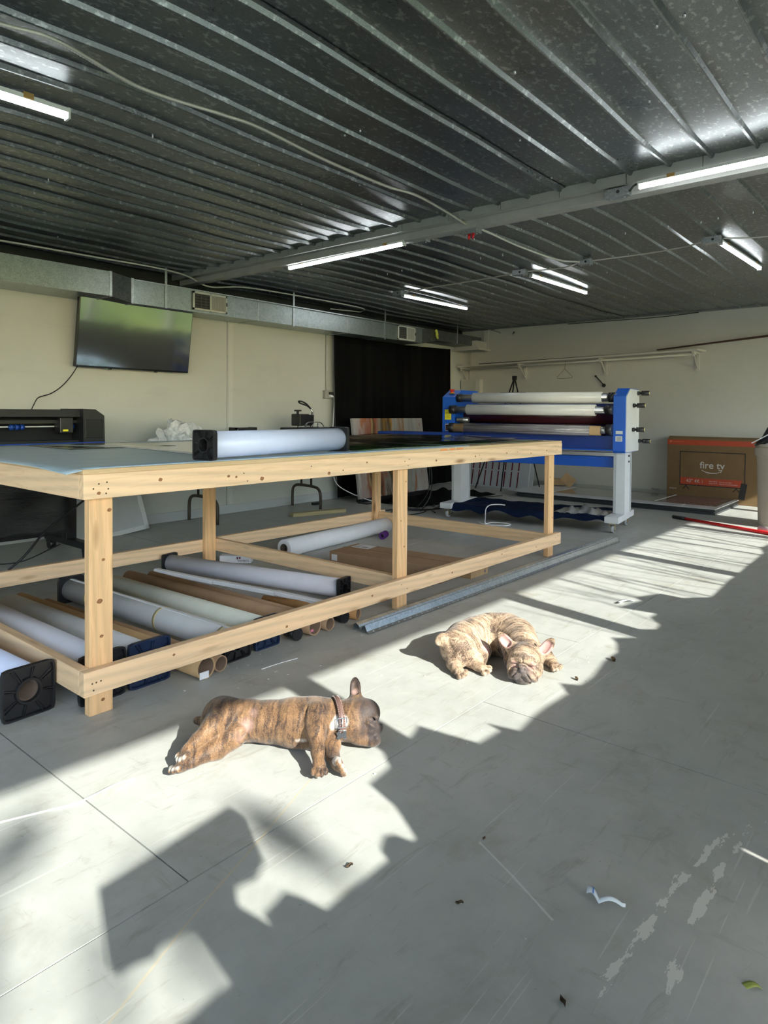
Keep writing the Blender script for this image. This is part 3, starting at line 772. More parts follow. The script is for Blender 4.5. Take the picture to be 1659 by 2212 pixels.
# ------------------------------------------------------------------ air duct under the ceiling along the long wall
du = thing('air_duct', 'galvanised rectangular air duct running below the ceiling along the long wall', 'duct', (4.5, 5.75, 2.09))
def duct_box(x0, x1, yf0, yf1, zl0, zh0, zl1=None, zh1=None, yb=None):
    zl1 = zl0 if zl1 is None else zl1; zh1 = zh0 if zh1 is None else zh1
    v = [(x0, yf0, zl0), (x1, yf1, zl1), (x1, yl(x1)-.01, zl1), (x0, yl(x0)-.01, zl0), (x0, yf0, zh0), (x1, yf1, zh1), (x1, yl(x1)-.01, zh1), (x0, yl(x0)-.01, zh0)]
    m_ = MB(); m_._new([Vector(p) for p in v], [(0,3,2,1),(4,5,6,7),(0,1,5,4),(1,2,6,5),(2,3,7,6),(3,0,4,7)]); return m_
duct_box(-3.1, 1.45, 5.50, 5.50, 2.088, 2.297).build('duct_section', GALV, du)
duct_box(1.452, 2.905, 5.50, 5.50, 2.088, 2.297).build('duct_section', GALV, du)
GALVD = mat_galv('galvanised_duct_dull', (.16,.175,.18), (.27,.29,.295), .42, 75)
duct_box(2.91, 3.17, 5.505, 5.63, 2.088, 2.297, 2.075, 2.295).build('duct_transition', GALVD, du)
xs_ = [3.175, 3.51, 4.62, 5.13, 6.02, 6.75, 7.58]
def dz(x): return 2.075+ (x-3.17)*.003, 2.295+(x-3.17)*.003
for k in range(len(xs_)-1):
    a, b = xs_[k]+.001, xs_[k+1]-.001
    l0, h0 = dz(a); l1, h1 = dz(b)
    duct_box(a, b, 5.63+(a-3.17)*.012, 5.63+(b-3.17)*.012, l0, h0, l1, h1).build('duct_section', GALV, du)
duct_box(7.582, 8.02, 5.69, 5.73, 2.088, 2.308, 2.17, 2.32).build('duct_transition', GALVD, du)
duct_box(8.022, 9.26, 5.73, 5.76, 2.17, 2.32, 2.17, 2.325).build('duct_section', GALVD, du)
# seams between sections
SEAM = mat_galv('galvanised_seam', (.42,.45,.46), (.60,.64,.64), .35, 90)
def seam(x, yf, l, h, w=.024):
    m_ = MB(); m_.box((x-w/2, yf-.006, l-.004), (x+w/2, yf+.01, h+.003)); m_.box((x-w/2, yf-.006, l-.006), (x+w/2, yl(x)-.01, l+.002)); m_.build('duct_seam', SEAM, du)
seam(2.90, 5.50, 2.088, 2.297); seam(3.172, 5.628, 2.075, 2.295)
for x in (4.62, 6.02, 6.75): seam(x, 5.63+(x-3.17)*.012, *dz(x), .012)
m_ = MB(); m_.box((3.18, 5.622, 2.283), (7.55, 5.632, 2.292)); m_.bm.transform(Matrix.Identity(4)); m_.build('top_flange', SEAM, du)
for x in (3.51, 5.13, 6.75, 8.55):
    yf = 5.63+(x-3.17)*.012 if x < 8 else 5.745
    m_ = MB(); m_.box((x-.012, yf-.009, (2.07 if x < 8 else 2.17)), (x+.012, yf-.005, 2.45)); m_.build('hanger_strap', SEAM, du)
VW = simple('off_white_vent', (.62,.64,.58), .45)
def vent(x0, x1, yf, z0, z1, dark_first=.5):
    m_ = MB(); w = x1-x0; h = z1-z0; b = .018
    m_.box((x0, yf-.012, z0), (x0+b, yf, z1)); m_.box((x1-b, yf-.012, z0), (x1, yf, z1)); m_.box((x0, yf-.012, z0), (x1, yf, z0+b)); m_.box((x0, yf-.012, z1-b), (x1, yf, z1)); m_.box((x0+w*.49, yf-.012, z0), (x0+w*.49+.014, yf, z1))
    fr = m_.build('vent_register', VW, du)
    m_ = MB(); m_.box((x0+.01, yf-.002, z0+.01), (x0+w*.5, yf-.0005, z1-.01)); m_.build('vent_opening', DARK, fr)
    m_ = MB()
    for k in range(11): x = x0+b+.004+k*(w*.46-.02)/11; m_.box((x, yf-.006, z0+b), (x+.003, yf-.003, z1-b))
    for k in range(5): z = z0+b+.012+k*(h-2*b)/5; m_.box((x0+b, yf-.008, z), (x0+w*.49, yf-.006, z+.004))
    m_.build('vent_grille', simple('dark_grille', (.12,.12,.11), .5), fr)
    m_ = MB()
    for k in range(13): x = x0+w*.53+k*(w*.43)/13; m_.box((x, yf-.008, z0+b), (x+.009, yf-.004, z1-b))
    m_.box((x0+w*.51, yf-.004, z0+b), (x1-b, yf-.002, z1-b)); m_.build('vent_louvre', simple('beige_louvre', (.40,.40,.35), .5), fr)
    m_ = MB(); m_.box((x1-.012, yf-.022, z0+h*.42), (x1-.006, yf-.01, z0+h*.62)); m_.build('vent_lever', DARK, fr)
vent(3.80, 4.20, 5.628, 2.097, 2.274); vent(7.02, 7.40, 5.672, 2.095, 2.287)
m_ = MB(); m_.tube(smoothpath([(7.93, 5.70, 2.315), (7.95, 5.695, 2.27), (7.96, 5.70, 2.23), (7.985, 5.70, 2.19)]), [.018,.02,.024,.02,.021,.019,.02,.022,.024,.021,.024,.02,.018,.022,.02,.016,.018,.016,.012][:19], 8)
foam = m_.build('foam_sealant', simple('yellow_foam', (.62,.66,.12), .8, 0, .2, .2, .6, 90), du)
foam['label'] = 'yellow sealing foam'

# ------------------------------------------------------------------ television
tvx, tvy, tvz, tvw, tvh = 3.32, 5.82, 1.795, 1.155, .612
tv = thing('television', 'large flat television mounted on the cream wall above the black cutter', 'television', (tvx, tvy, tvz-.3), math.radians(1.7))
TILT = math.radians(6.0)
M_ = Matrix.Translation((0, -.02, .30)) @ Matrix.Rotation(math.radians(8.0), 4, 'X')
BEZ = simple('tv_black_bezel', (.006,.006,.007), .18, 0, .6)
m = NT('tv_screen'); m.bsdf.inputs['IOR'].default_value = 2.5
m.set(color=(.008,.008,.010), rough=.11, spec=.6, coat=1.0, coatr=.06, normal=m.bump(m.noise(m.coord('Object'), 3.0, 2, .5), .03, .05)); SCR = m.mat
m_ = MB(); m_.box((-tvw/2, -.012, -tvh/2), (tvw/2, .03, tvh/2), .004, M_); m_.box((-.36, .03, -.22), (.36, .055, .18), .006, M_); m_.build('housing', BEZ, tv, world=False)
m_ = MB(); m_.box((-tvw/2+.009, -.0145, -tvh/2+.016), (tvw/2-.009, -.0125, tvh/2-.008), 0, M_); m_.build('screen', SCR, tv, world=False)
for q in (-.25, .22):
    m_ = MB(); m_.cyl(M_ @ Vector((q, .0, -tvh/2-.012)), M_ @ Vector((q, .0, -tvh/2+.002)), .014, 12); m_.build('sensor', BEZ, tv, world=False)
m_ = MB(); m_.box((-.2, .03, .15), (.2, .09, .40)); m_.build('wall_bracket', BLK, tv, world=False)
m_ = MB(); m_.tube(smoothpath([(2.80, 5.89, 1.50), (2.74, 5.90, 1.40), (2.66, 5.905, 1.31), (2.57, 5.90, 1.25), (2.47, 5.895, 1.215), (2.42, 5.86, 1.16), (2.38, 5.85, 1.08)]), .0045, 6)
single('tv_cable', m_, BLK, 'black cable hanging from the television down behind the cutter', 'cable', (2.40, 5.85, 1.08))

# ------------------------------------------------------------------ wide format cutter, upper left
ct = thing('vinyl_cutter', 'wide black cutter with blue grip wheels on a black wheeled stand', 'cutter', (1.75, 5.2, 0))
SATIN = simple('satin_black_metal', (.012,.013,.015), .42, .0, .5)
yb0, yb1 = 5.0, 5.36; xr = 2.585; xl = .75
m_ = MB(); m_.prism([(yb0+.05, 1.115), (yb1, 1.115), (yb1, .86), (yb0+.16, .86), (yb0+.20, .97), (yb0+.17, 1.045), (yb0+.045, 1.06)], 'x', xl+.2, xr-.16); m_.build('body', SATIN, ct)
m_ = MB(); m_.prism([(xr-.17, 1.122), (xr-.075, 1.118), (xr-.005, 1.07), (xr, .86), (xr-.17, .86)], 'y', yb0-.01, yb1+.01)
m_.build('end_housing', SATIN, ct)
m_ = MB(); m_.box((xr-.155, yb0-.012, .90), (xr-.02, yb0-.009, 1.04), .003); m_.build('control_panel', simple('black_gloss', (.004,.004,.005), .45), ct)
m_ = MB(); m_.box((xl+.2, yb0+.06, .868), (xr-.17, yb0+.18, .885)); m_.box((xl+.2, yb0-.01, .858), (xr, yb0+.2, .868)); m_.build('platen', SATIN, ct)
m_ = MB(); m_.box((xl+.2, yb0-.013, .862), (xr, yb0-.009, .870)); m_.build('front_strip', simple('blue_strip', (.01,.05,.32), .4), ct)
m_ = MB(); m_.box((xl+.2, yb0+.15, .982), (xr-.17, yb0+.158, .992)); m_.build('gap_strip', simple('pale_gap_strip', (.55,.6,.6), .5), ct)  # pale strip along the gap behind the grip wheels
m_ = MB(); m_.box((xl+.2, yb0+.10, 1.01), (xr-.17, yb0+.13, 1.035)); m_.build('carriage_rail', simple('dark_rail', (.03,.032,.035), .3, .6), ct)
m_ = MB(); m_.box((xr-.32, yb0+.04, .94), (xr-.22, yb0+.14, 1.055), .005); cr_ = m_.build('tool_carriage', BLK, ct)
m_ = MB(); m_.box((xr-.30, yb0+.035, .952), (xr-.262, yb0+.041, .966)); m_.build('yellow_sticker', simple('bright_yellow', (.75,.70,.02), .5), cr_)
BLUW = simple('blue_rubber', (.006,.05,.30), .45)
for x in (1.12, 1.66, 1.70, 1.735, 1.95, 1.985, 2.02, 2.345, 2.38):
    m_ = MB(); m_.cyl((x-.012, yb0+.10, .985), (x+.012, yb0+.10, .985), .020, 14); m_.cyl((x-.02, yb0+.10, .985), (x+.02, yb0+.10, .985), .008, 8); m_.build('grip_wheel', BLUW, ct)
for x in (.95, 2.40):
    m_ = MB(); m_.box((x-.04, 5.15, .12), (x+.04, 5.23, .86), .004); m_.box((x-.035, 4.85, .075), (x+.035, 5.55, .125), .006); m_.build('stand_leg', BLK, ct)
    for y in (4.90, 5.50):
        m_ = MB(); m_.cyl((x-.022, y, .036), (x+.022, y, .036), .036, 18); m_.box((x-.03, y-.03, .05), (x+.03, y+.03, .08), .005); m_.build('caster', BLK, ct)
m_ = MB(); m_.box((.95, 5.17, .16), (2.40, 5.21, .22), .003); m_.build('stand_crossbar', BLK, ct)
m = NT('dark_mesh_cloth'); n = m.noise(m.coord('Object', scale=(1, 1, 3)), 3, 5, .6); m.set(color=m.ramp(n, [(.35, (.008,.009,.010)), (.75, (.035,.038,.04))]), rough=.35, normal=m.bump(m.noise(m.coord('Object', scale=(2, 2, 9)), 2.5, 4, .6), .6, .03)); CLOTHB = m.mat
m_ = MB(); m_.grid(30, 20, lambda u, v: (.9+u*1.43, 4.98+.10*math.sin(v*2.6)+.012*math.sin(u*20+v*5), .20+.66*(1-v)), thick=(0, .006, 0)); m_.build('catch_basket', CLOTHB, ct)
m_ = MB(); m_.tube(smoothpath([(2.45, 5.12, .86), (2.50, 5.0, .70), (2.47, 4.97, .50), (2.30, 4.92, .38), (2.1, 4.90, .25), (1.95, 4.88, .10), (1.85, 4.9, .012)]), .008, 6); m_.tube(smoothpath([(2.52, 5.12, .84), (2.56, 5.1, .6), (2.60, 5.1, .42), (2.62, 5.12, .30)]), .012, 6); m_.tube(smoothpath([(1.2, 4.9, .30), (1.6, 4.88, .12), (1.9, 4.88, .06), (2.2, 4.9, .14)]), .004, 5); m_.build('power_cable', BLK, ct)

# canvas frame leaning on the wall
cf = thing('stretched_frame', 'white blank canvas frame leaning against the wall behind near table leg', 'frame', (3.05, 5.72, 0), math.radians(3))
Mf = Matrix.Translation((0, -.10, .0)) @ Matrix.Rotation(math.radians(-17), 4, 'X') @ Matrix.Rotation(math.radians(-5), 4, 'Y')
CANV = simple('white_canvas', (.66,.68,.68), .6)
for a in (((-.45, 0, 0), (.30, .02, .04)), ((.255, 0, .0), (.30, .02, .75)), ((-.45, 0, .71), (.30, .02, .75)), ((-.45, 0, 0), (-.41, .02, .75))):
    m_ = MB(); m_.box(a[0], a[1], .002, Mf); m_.build('frame_bar', CANV, cf, world=False)
m_ = MB(); m_.box((-.42, .012, .03), (.265, .016, .72), 0, Mf); m_.build('canvas_back', simple('canvas_back_grey', (.50,.52,.53), .7), cf, world=False)

# ------------------------------------------------------------------ folding table along the wall
ft = thing('folding_table', 'long folding table with bent brown steel legs against the cream wall', 'table', (4.75, 5.62, 0), math.radians(1.0))
LEGM = simple('brown_steel_tube', (.065,.050,.035), .38, .3, .5)
m_ = MB(); m_.box((-1.55, -.34, .715), (1.02, .27, .745), .008); m_.build('table_top', simple('grey_table_top', (.30,.29,.27), .5), ft, world=False)
for x in (-.82, .60):
    pts = [(x, -.20, .01), (x+.0, -.20, .17), (x, -.165, .235), (x, -.10, .255), (x, .0, .262), (x, .10, .265), (x, .19, .26), (x, .245, .225), (x, .26, .15), (x, .26, .01)]
    m_ = MB(); m_.tube(smoothpath(pts, 4), .0165, 10)
    m_.tube([(x, -.05, .26), (x, -.05, .72)], .013, 8); m_.tube([(x, .11, .265), (x, .11, .72)], .013, 8); m_.build('leg_frame', LEGM, ft, world=False)
# things standing on it
hp = thing('heat_press', 'black heat press with raised looped lever handle on the folding table', 'press', (5.13, 5.43, .749))
m_ = MB(); m_.box((-.16, -.14, 0), (.18, .14, .03), .006); m_.box((-.10, -.08, .03), (.12, .08, .115), .006); m_.box((-.24, -.17, .137), (.36, .17, .192), .012); m_.build('lower_platen', BLK, hp, world=False)
HPZ = lambda z: .190+(z-.072)*.74
m_ = MB()
for q in (-.09, .02, .10): m_.cyl((q, -.08, .072), (q, -.08, .135), .009, 8); m_.cyl((q+.02, .06, .072), (q+.02, .06, .135), .009, 8)
m_.tube(smoothpath([(-.10,-.1,.10),(-.09,-.12,.15),(.05,-.12,.155),(.13,-.1,.14),(.17,-.1,.09)]), .007, 6); [setattr(v.co, 'z', HPZ(v.co.z)) for v in m_.bm.verts]; m_.build('spring_post', simple('steel_post', (.45,.45,.45), .3, .9), hp, world=False)
m_ = MB(); m_.box((-.165, -.07, .10), (-.02, .07, .275), .01); m_.box((-.03, -.06, .10), (.06, .06, .265), .008); m_.box((.05, -.03, .13), (.085, .03, .22), .004); [setattr(v.co, 'z', HPZ(v.co.z)) for v in m_.bm.verts]; m_.build('head', BLK, hp, world=False)
m_ = MB(); m_.cyl((-.13, 0, .27), (-.13, 0, .315), .014, 12); m_.cyl((-.13, 0, .312), (-.13, 0, .335), .040, 16); [setattr(v.co, 'z', HPZ(v.co.z)) for v in m_.bm.verts]; m_.build('pressure_knob', BLK, hp, world=False)
m_ = MB(); m_.tube([(.075, 0, .22), (.09, 0, .31), (.045, 0, .375)], .010, 8); [setattr(v.co, 'z', HPZ(v.co.z)) for v in m_.bm.verts]; m_.build('lever_arm', simple('chrome_arm', (.5,.5,.5), .25, .95), hp, world=False)
m_ = MB(); m_.tube(smoothpath([(.06, 0, .355), (.0, 0, .42), (-.06, 0, .455), (-.115, 0, .462), (-.10, 0, .435), (-.03, 0, .41), (.02, 0, .39), (.06, 0, .355)]), .011, 8); [setattr(v.co, 'z', HPZ(v.co.z)) for v in m_.bm.verts]; m_.build('handle', BLK, hp, world=False)
m_ = MB(); m_.box((.08, -.174, .156), (.16, -.170, .180)); m_.build('warning_sticker', MATS['bright_yellow'], hp, world=False)
# crumpled clear bag
bg = MB(); rb = random.Random(3)
g = bmesh.ops.create_icosphere(bg.bm, subdivisions=4, radius=1)
for v in g['verts']:
    d = v.co.normalized(); k = 1+.18*math.sin(d.x*7+d.y*5)+.12*math.sin(d.z*11+d.x*9)+.10*math.sin(d.y*15-d.z*8)+rb.uniform(-.05,.05)
    h = .27*max(0, d.z)**.8*k*(1-.45*abs(d.x+.15)) if d.z > 0 else 0
    v.co = Vector((d.x*.26*k + (.10 if d.x > 0 else 0)*0, d.y*.14*k, h))
m = NT('milky_plastic_bag'); m.set(color=(.62,.64,.65), rough=.22, spec=.6, alpha=.9, normal=m.bump(m.voro(m.coord('Object'), 26), .7, .02))
bg.bm.transform(Matrix.Translation((3.56, 5.46, .747)))
single('plastic_bag', bg, m.mat, 'crumpled whitish plastic bag on the folding table behind the white roll', 'bag', (3.56, 5.46, .747))
sb = thing('small_device', 'small low black frame standing on the folding table left of the press', 'device', (4.25, 5.42, .747))
m_ = MB(); m_.box((-.13, -.06, 0), (.13, .06, .02)); m_.box((-.13, -.06, .02), (-.112, .06, .205)); m_.box((.112, -.06, .02), (.13, .06, .205)); m_.box((-.13, -.06, .185), (.13, -.03, .205)); m_.build('frame', BLK, sb, world=False)
m_ = MB(); m_.box((.0, -.03, .02), (.05, .03, .20)); m_.cyl((-.05, 0, .165), (.04, 0, .165), .022, 12); m_.build('reel', BLK, sb, world=False)
# outlet box, conduit, plugs
oy = yl(6.0)
ob = thing('outlet_box', 'grey metal outlet box with plugs and thin conduit beside the black curtain', 'outlet', (6.02, oy, 1.28))
m_ = MB(); m_.box((-.06, -.05, 0), (.055, -.002, .105), .003); m_.build('box', STEEL, ob, world=False)
m_ = MB(); m_.tube([(-.005, -.018, .10), (-.01, -.015, .80)], .011, 8); m_.build('conduit', PAINT, ob, world=False)
m_ = MB(); m_.box((.0, -.075, .055), (.06, -.05, .085), .003); m_.build('plug', BLK, ob, world=False)
m_ = MB(); m_.box((.0, -.08, .02), (.06, -.05, .045), .003); m_.build('plug', WHT, ob, world=False)
m_ = MB(); m_.tube(smoothpath([(.05, -.07, .06), (.062, -.09, .0), (.05, -.11, -.18), (.0, -.16, -.33), (-.12, -.28, -.42), (-.30, -.40, -.45), (-.52, -.48, -.50)]), .006, 6); m_.build('press_cord', BLK, ob, world=False)
m_ = MB(); m_.tube(smoothpath([(.05, -.075, .03), (.066, -.085, -.02), (.062, -.07, -.3), (.058, -.06, -.6), (.05, -.08, -.9), (.05, -.2, -1.1), (.2, -.55, -1.25), (.35, -.7, -1.27)]), .007, 6); m_.build('white_cord', WHT, ob, world=False)

# ------------------------------------------------------------------ black backdrop curtain
m = NT('black_curtain_cloth'); m.set(color=m.ramp(m.noise(m.coord('Object', scale=(6, 6, .5)), 1.5, 4, .5), [(.35, (.0035,.0035,.004)), (.75, (.008,.008,.008))]), rough=.9, spec=.08); CURT = m.mat
def cfn(u, v):
    x = 6.09+u*2.70; fold = .012*math.sin(u*42+1.5*math.sin(v*3))+.010*math.sin(u*17+2)+.006*math.sin(u*77)
    top = 2.088 + .03*u - .02*math.sin(u*PI)
    z = top*(1-v) + 0.03*v
    return (x+.02*math.sin(v*2+u)*v, yl(x)-.075-fold*(.4+.6*v)-.05*v*v, z)
m_ = MB(); m_.grid(140, 24, cfn, thick=(0, .006, 0))
single('backdrop_curtain', m_, CURT, 'wide black cloth backdrop hanging on the wall under the duct', 'curtain', (7.4, 5.95, .03))
m_ = MB(); m_.tube(smoothpath([(6.68, yl(6.7)-.02, 2.06), (6.74, yl(6.7)-.03, 2.10), (6.80, yl(6.8)-.03, 2.10), (6.87, yl(6.8)-.02, 2.05)]), .004, 6)
single('curtain_hook', m_, BLK, 'black wire hook above the top edge of the black curtain', 'hook', (6.77, yl(6.77)-.03, 2.05))
# cloth heap on the floor at the foot of the curtain
m_ = MB()
def hfn(u, v):
    x = 6.25+u*1.75; y = 5.44-v*.72
    return (x, y, .012+max(0, .10*math.sin(v*PI)*(.6+.4*math.sin(u*11+v*3))*math.sin(u*PI)**.4 + .02*math.sin(u*31+v*17)*math.sin(v*PI)))
m_.grid(50, 24, hfn, thick=.008)
single('black_cloth_heap', m_, CURT, 'black cloth heaped on the floor under the painting and curtain', 'cloth', (7.1, 5.3, .0))

# ------------------------------------------------------------------ long abstract canvas
pt_ = thing('abstract_canvas', 'abstract canvas of orange grey and white strokes leaning on the black curtain', 'painting', (6.86, 5.55, 0), math.radians(1.5))
m = NT('abstract_paint'); co = m.coord('Object'); X_, Y_, Z_ = m.sep(co)[0:3]
w = m.noise(m.coord('Object', scale=(5.5, 1, 1.6)), 1.0, 3, .5, .3)
w2 = m.noise(m.coord('Object', scale=(6, 1, 1.3), loc=(5,0,2)), 1.0, 3, .6, .5)
xx = m.math('ADD', m.math('ADD', m.math('MULTIPLY', X_, .645), .5), m.math('MULTIPLY', m.math('SUBTRACT', w, .5), .42))
base = m.ramp(xx, [(.0, (0.360,0.338,0.324)), (.10, (0.374,0.288,0.252)), (.17, (0.259,0.072,0.036)), (.22, (0.360,0.259,0.115)), (.27, (0.065,0.036,0.014)), (.31, (0.288,0.079,0.036)), (.37, (0.288,0.245,0.194)), (.43, (0.086,0.050,0.022)), (.48, (0.396,0.216,0.043)), (.53, (0.396,0.389,0.389)), (.62, (0.302,0.158,0.072)), (.67, (0.418,0.410,0.403)), (.78, (0.302,0.288,0.259)), (.86, (0.446,0.439,0.432)), (.94, (0.418,0.346,0.310)), (1.0, (0.446,0.439,0.432))])
col = m.mix(m.ramp(w2, [(.58, 0.0), (.64, .8)]), base, (.48,.46,.45))
col = m.mix(m.ramp(w2, [(.36, .9), (.41, 0.0)]), col, (.34,.12,.045))
m.set(color=col, rough=.5, normal=m.bump(w2, .4, .01))
Mp = Matrix.Translation((0, 0, .04)) @ Matrix.Rotation(math.radians(-8), 4, 'X')
m_ = MB(); m_.box((-.745, -.018, 0), (.745, .018, 1.005), .003, Mp); m_.build('canvas', m.mat, pt_, world=False)
m_ = MB(); m_.box((-.74, -.05, -.03), (.74, .05, .036), 0); m_.build('foot_rail', BLK, pt_, world=False)
# floor clutter by the wall
pk = thing('lumber_offcut', 'short weathered timber offcut on the floor in front of the folding table', 'wood', (5.115, 5.22, 0), math.radians(-13.9))
m_ = MB(); m_.box((-.33, -.045, 0), (.33, .045, .04), .004); m_.build('board', mat_wood('weathered_lumber', 'X', (.40,.35,.20)), pk, world=False)
for (x, y, w_, l_, h_, lab) in ((5.62, 5.78, .10, .05, .03, 'small black adapter by the folding table leg'), (6.22, 5.42, .34, .16, .012, 'flat black board on the floor left of the painting'), (6.40, 5.50, .12, .07, .035, 'black power brick on the flat black board')):
    m_ = MB(); m_.box((-w_/2, -l_/2, 0), (w_/2, l_/2, h_), .004); zb = .012 if 'brick' in lab else 0
    m_.bm.transform(Matrix.Translation((x, y, zb))); single('power_adapter' if 'board' not in lab or 'brick' in lab else 'floor_board', m_, BLK, lab, 'adapter' if zb or w_ < .2 else 'board', (x, y, zb))
psx = thing('power_strip', 'pale grey power strip on the floor left of the painting', 'power strip', (6.47, 5.22, 0), -.35)
m_ = MB(); m_.box((-.11, -.025, 0), (.11, .025, .03), .005); m_.build('housing', simple('pale_grey_plastic', (.55,.55,.52), .4), psx, world=False)
m_ = MB(); m_.tube(smoothpath([(.10, 0, .012), (.35, .05, .008), (.7, .18, .007), (.95, .05, .007), (1.2, -.12, .007), (1.6, -.1, .007)]), .0065, 6); m_.build('cord', BLK, psx, world=False)
# ------------------------------------------------------------------ wide roll laminator
LO = Vector((6.15, 3.33, 0)); LRZ = math.radians(-81.69)
lm = thing('laminator', 'wide blue and white roll laminator on a wheeled stand behind the work table', 'laminator', LO, LRZ)
BLU = simple('laminator_blue', (.006,.105,.56), .42, 0, .5, .04, .06, 300)
BLUD = simple('laminator_deep_blue', (.006,.04,.26), .42, 0, .5, .05, .06, 300)
LWH = simple('laminator_white', (.66,.68,.70), .42, 0, .5, .03)
LGR = simple('laminator_grey', (.45,.47,.49), .42, 0, .5, .03)
ALU = simple('brushed_aluminium', (.50,.51,.52), .32, .9, .5, .05)
def LB(name, lo, hi, mat, bev=.003, par=lm):
    m_ = MB(); m_.box(lo, hi, bev); return m_.build(name, mat, par, world=False)
# end housings (local x across, y away from the camera, z up)
def housing(u0, u1, inner, name, cheek=None):
    prof = [(0, .765), (0, 1.285), (.17, 1.365), (.60, 1.365), (.60, .745), (.02, .745)]
    m_ = MB(); m_.prism(prof, 'x', u0, u1); return m_.build(name, BLU, lm, world=False)
housing(-.905, -.755, 1, 'end_housing'); hr = housing(.905, 1.015, -1, 'end_housing')
m_ = MB(); m_.prism([(.022, .752), (.022, 1.283), (.175, 1.358), (.595, 1.358), (.595, .748)], 'x', 1.0155, 1.0225); m_.build('side_panel', LWH, lm, world=False)
# crank knobs on the white side
for (v, z) in ((.50, 1.325), (.30, 1.20), (.28, .965), (.585, .845)):
    m_ = MB(); m_.cyl((1.02, v, z), (1.045, v, z), .020, 14); m_.cyl((1.045, v, z), (1.062, v, z), .012, 12); m_.cyl((1.062, v, z), (1.135, v, z), .024, 18); k_ = m_.build('adjusting_knob', BLK, lm, world=False)
    m_ = MB(); m_.cyl((1.1345, v, z), (1.1365, v, z), .017, 16); m_.build('knob_cap', simple('knob_yellow', (.70,.62,.25), .4), k_, world=False)
m_ = MB(); m_.cyl((-.83, .08, 1.325), (-.83, .08, 1.335), .030, 18); es = m_.build('emergency_base', simple('orange_plate', (.8,.45,.05), .4), lm, world=False)
m_ = MB(); m_.cyl((-.83, .08, 1.335), (-.83, .08, 1.352), .018, 16); m_.cyl((-.83, .08, 1.352), (-.83, .08, 1.372), .027, 18); e_ = m_.build('emergency_button', simple('red_button', (.62,.025,.012), .35), lm, world=False); e_['label'] = 'red emergency button'
LB('warning_label', (-.875, -.002, 1.04), (-.80, .001, 1.15), MATS['bright_yellow'], 0)
m_ = MB()
for k, (z, w_) in enumerate(((1.135, .02), (1.118, .05), (1.104, .045), (1.09, .05), (1.076, .04), (1.062, .045))): m_.box((-.838-w_/2, -.003, z), (-.838+w_/2, -.0015, z+.004))
m_.build('warning_print', simple('olive_print', (.25,.22,.02), .6), lm, world=False)
LB('rocker_switch', (-.862, -.008, .925), (-.830, .001, .985), simple('dark_red_switch', (.05,.01,.012), .3), .003)
LB('switch_plate', (-.868, -.004, .915), (-.824, .001, .995), LWH, 0)
LB('pedal_socket', (-.85, -.01, .875), (-.835, .001, .89), BLK, .002); LB('rating_label', (-.845, -.002, .83), (-.81, .001, .845), LWH, 0)
LB('grey_plate', (.930, -.002, .925), (.993, .001, .955), ALU, 0)
LB('rating_label', (.928, -.002, .855), (.990, .001, .905), LWH, 0)
m_ = MB()
for k in range(4): m_.box((.94, -.003, .865+k*.009), (.98, -.0015, .869+k*.009))
m_.build('label_print', INK, lm, world=False)
# back trough and trays
LB('back_panel', (-.755, .46, .80), (.905, .50, 1.22), BLUD, 0)
LB('front_apron', (-.76, .06, .765), (.90, .09, .905), BLUD)
LB('front_ledge', (-.76, .0, .762), (.90, .09, .775), BLU)
LB('feed_table', (-1.55, -.30, .875), (-.66, .02, .905), BLUD, .004)
LB('aluminium_beam', (-.80, .10, .705), (.93, .22, .742), ALU, .003)
LB('lower_beam', (-.78, .14, .595), (.93, .26, .703), BLU, .004)
LB('side_bracket', (-.955, .10, .865), (-.905, .30, .905), LGR, .003)
# rollers: shaft, black chuck each end, paper
def shaft(u0, u1, v, z, r, seg=8): m_ = MB(); m_.cyl((u0, v, z), (u1, v, z), r, seg); return m_.build('roll_shaft', ALU, lm, world=False)
def chuck(u0, u1, v, z, r): m_ = MB(); m_.cyl((u0, v, z), (u1, v, z), r, 18); m_.build('chuck', BLK, lm, world=False)
def lroll(name, u0, u1, v, z, r, mat, core=None):
    m_ = MB(); m_.pipe((u0, v, z), (u1, v, z), r, core or r*.6, 36); return m_.build(name, mat, lm, world=False)
SILK = simple('satin_white_film', (.70,.70,.68), .28, 0, .5, .01)
shaft(-.74, .92, .06, 1.275, .040, 10); chuck(-.755, -.70, .06, 1.275, .046); chuck(.85, .905, .06, 1.275, .048)
lroll('laminate_roll', -.565, .785, .06, 1.275, .055, SILK, .042)
shaft(-.76, .90, -.02, 1.150, .036, 8); chuck(-.80, -.735, -.02, 1.150, .046); chuck(.84, .905, -.02, 1.155, .046)
lroll('laminate_roll', -.60, .745, -.02, 1.150, .055, SILK, .045)
MAR = NT('maroon_rubber'); n = MAR.noise(MAR.coord('Object', scale=(3, 3, 10)), 4, 6, .7, .5); MAR.set(color=MAR.ramp(n, [(.35, (.050,.010,.014)), (.6, (.085,.018,.024)), (.8, (.15,.05,.055))]), rough=.3, spec=.5)
lroll('rubber_roller', -.755, .905, .30, 1.09, .085, MAR.mat, .03)
lroll('rubber_roller', -.755, .905, .30, .915, .085, MAR.mat, .03)
shaft(-.735, -.60, .02, 1.04, .028, 6); chuck(-.70, -.62, .02, 1.005, .018)
chuck(-.80, -.745, -.03, .955, .05); chuck(.85, .905, -.03, .965, .055); shaft(.76, .87, -.03, .96, .036, 10)
lroll('core_tube', -.755, .80, -.03, .955, .046, CARD2, .038)
m = NT('clear_glossy_film'); n = m.noise(m.coord('Object', scale=(.7, 9, 30)), 2.0, 4, .6, .3)
m.set(color=m.ramp(n, [(.35, (.10,.085,.10)), (.55, (.22,.20,.22)), (.72, (.50,.48,.50))]), rough=.14, spec=.7, coat=.6, coatr=.06, normal=m.bump(n, .6, .02))
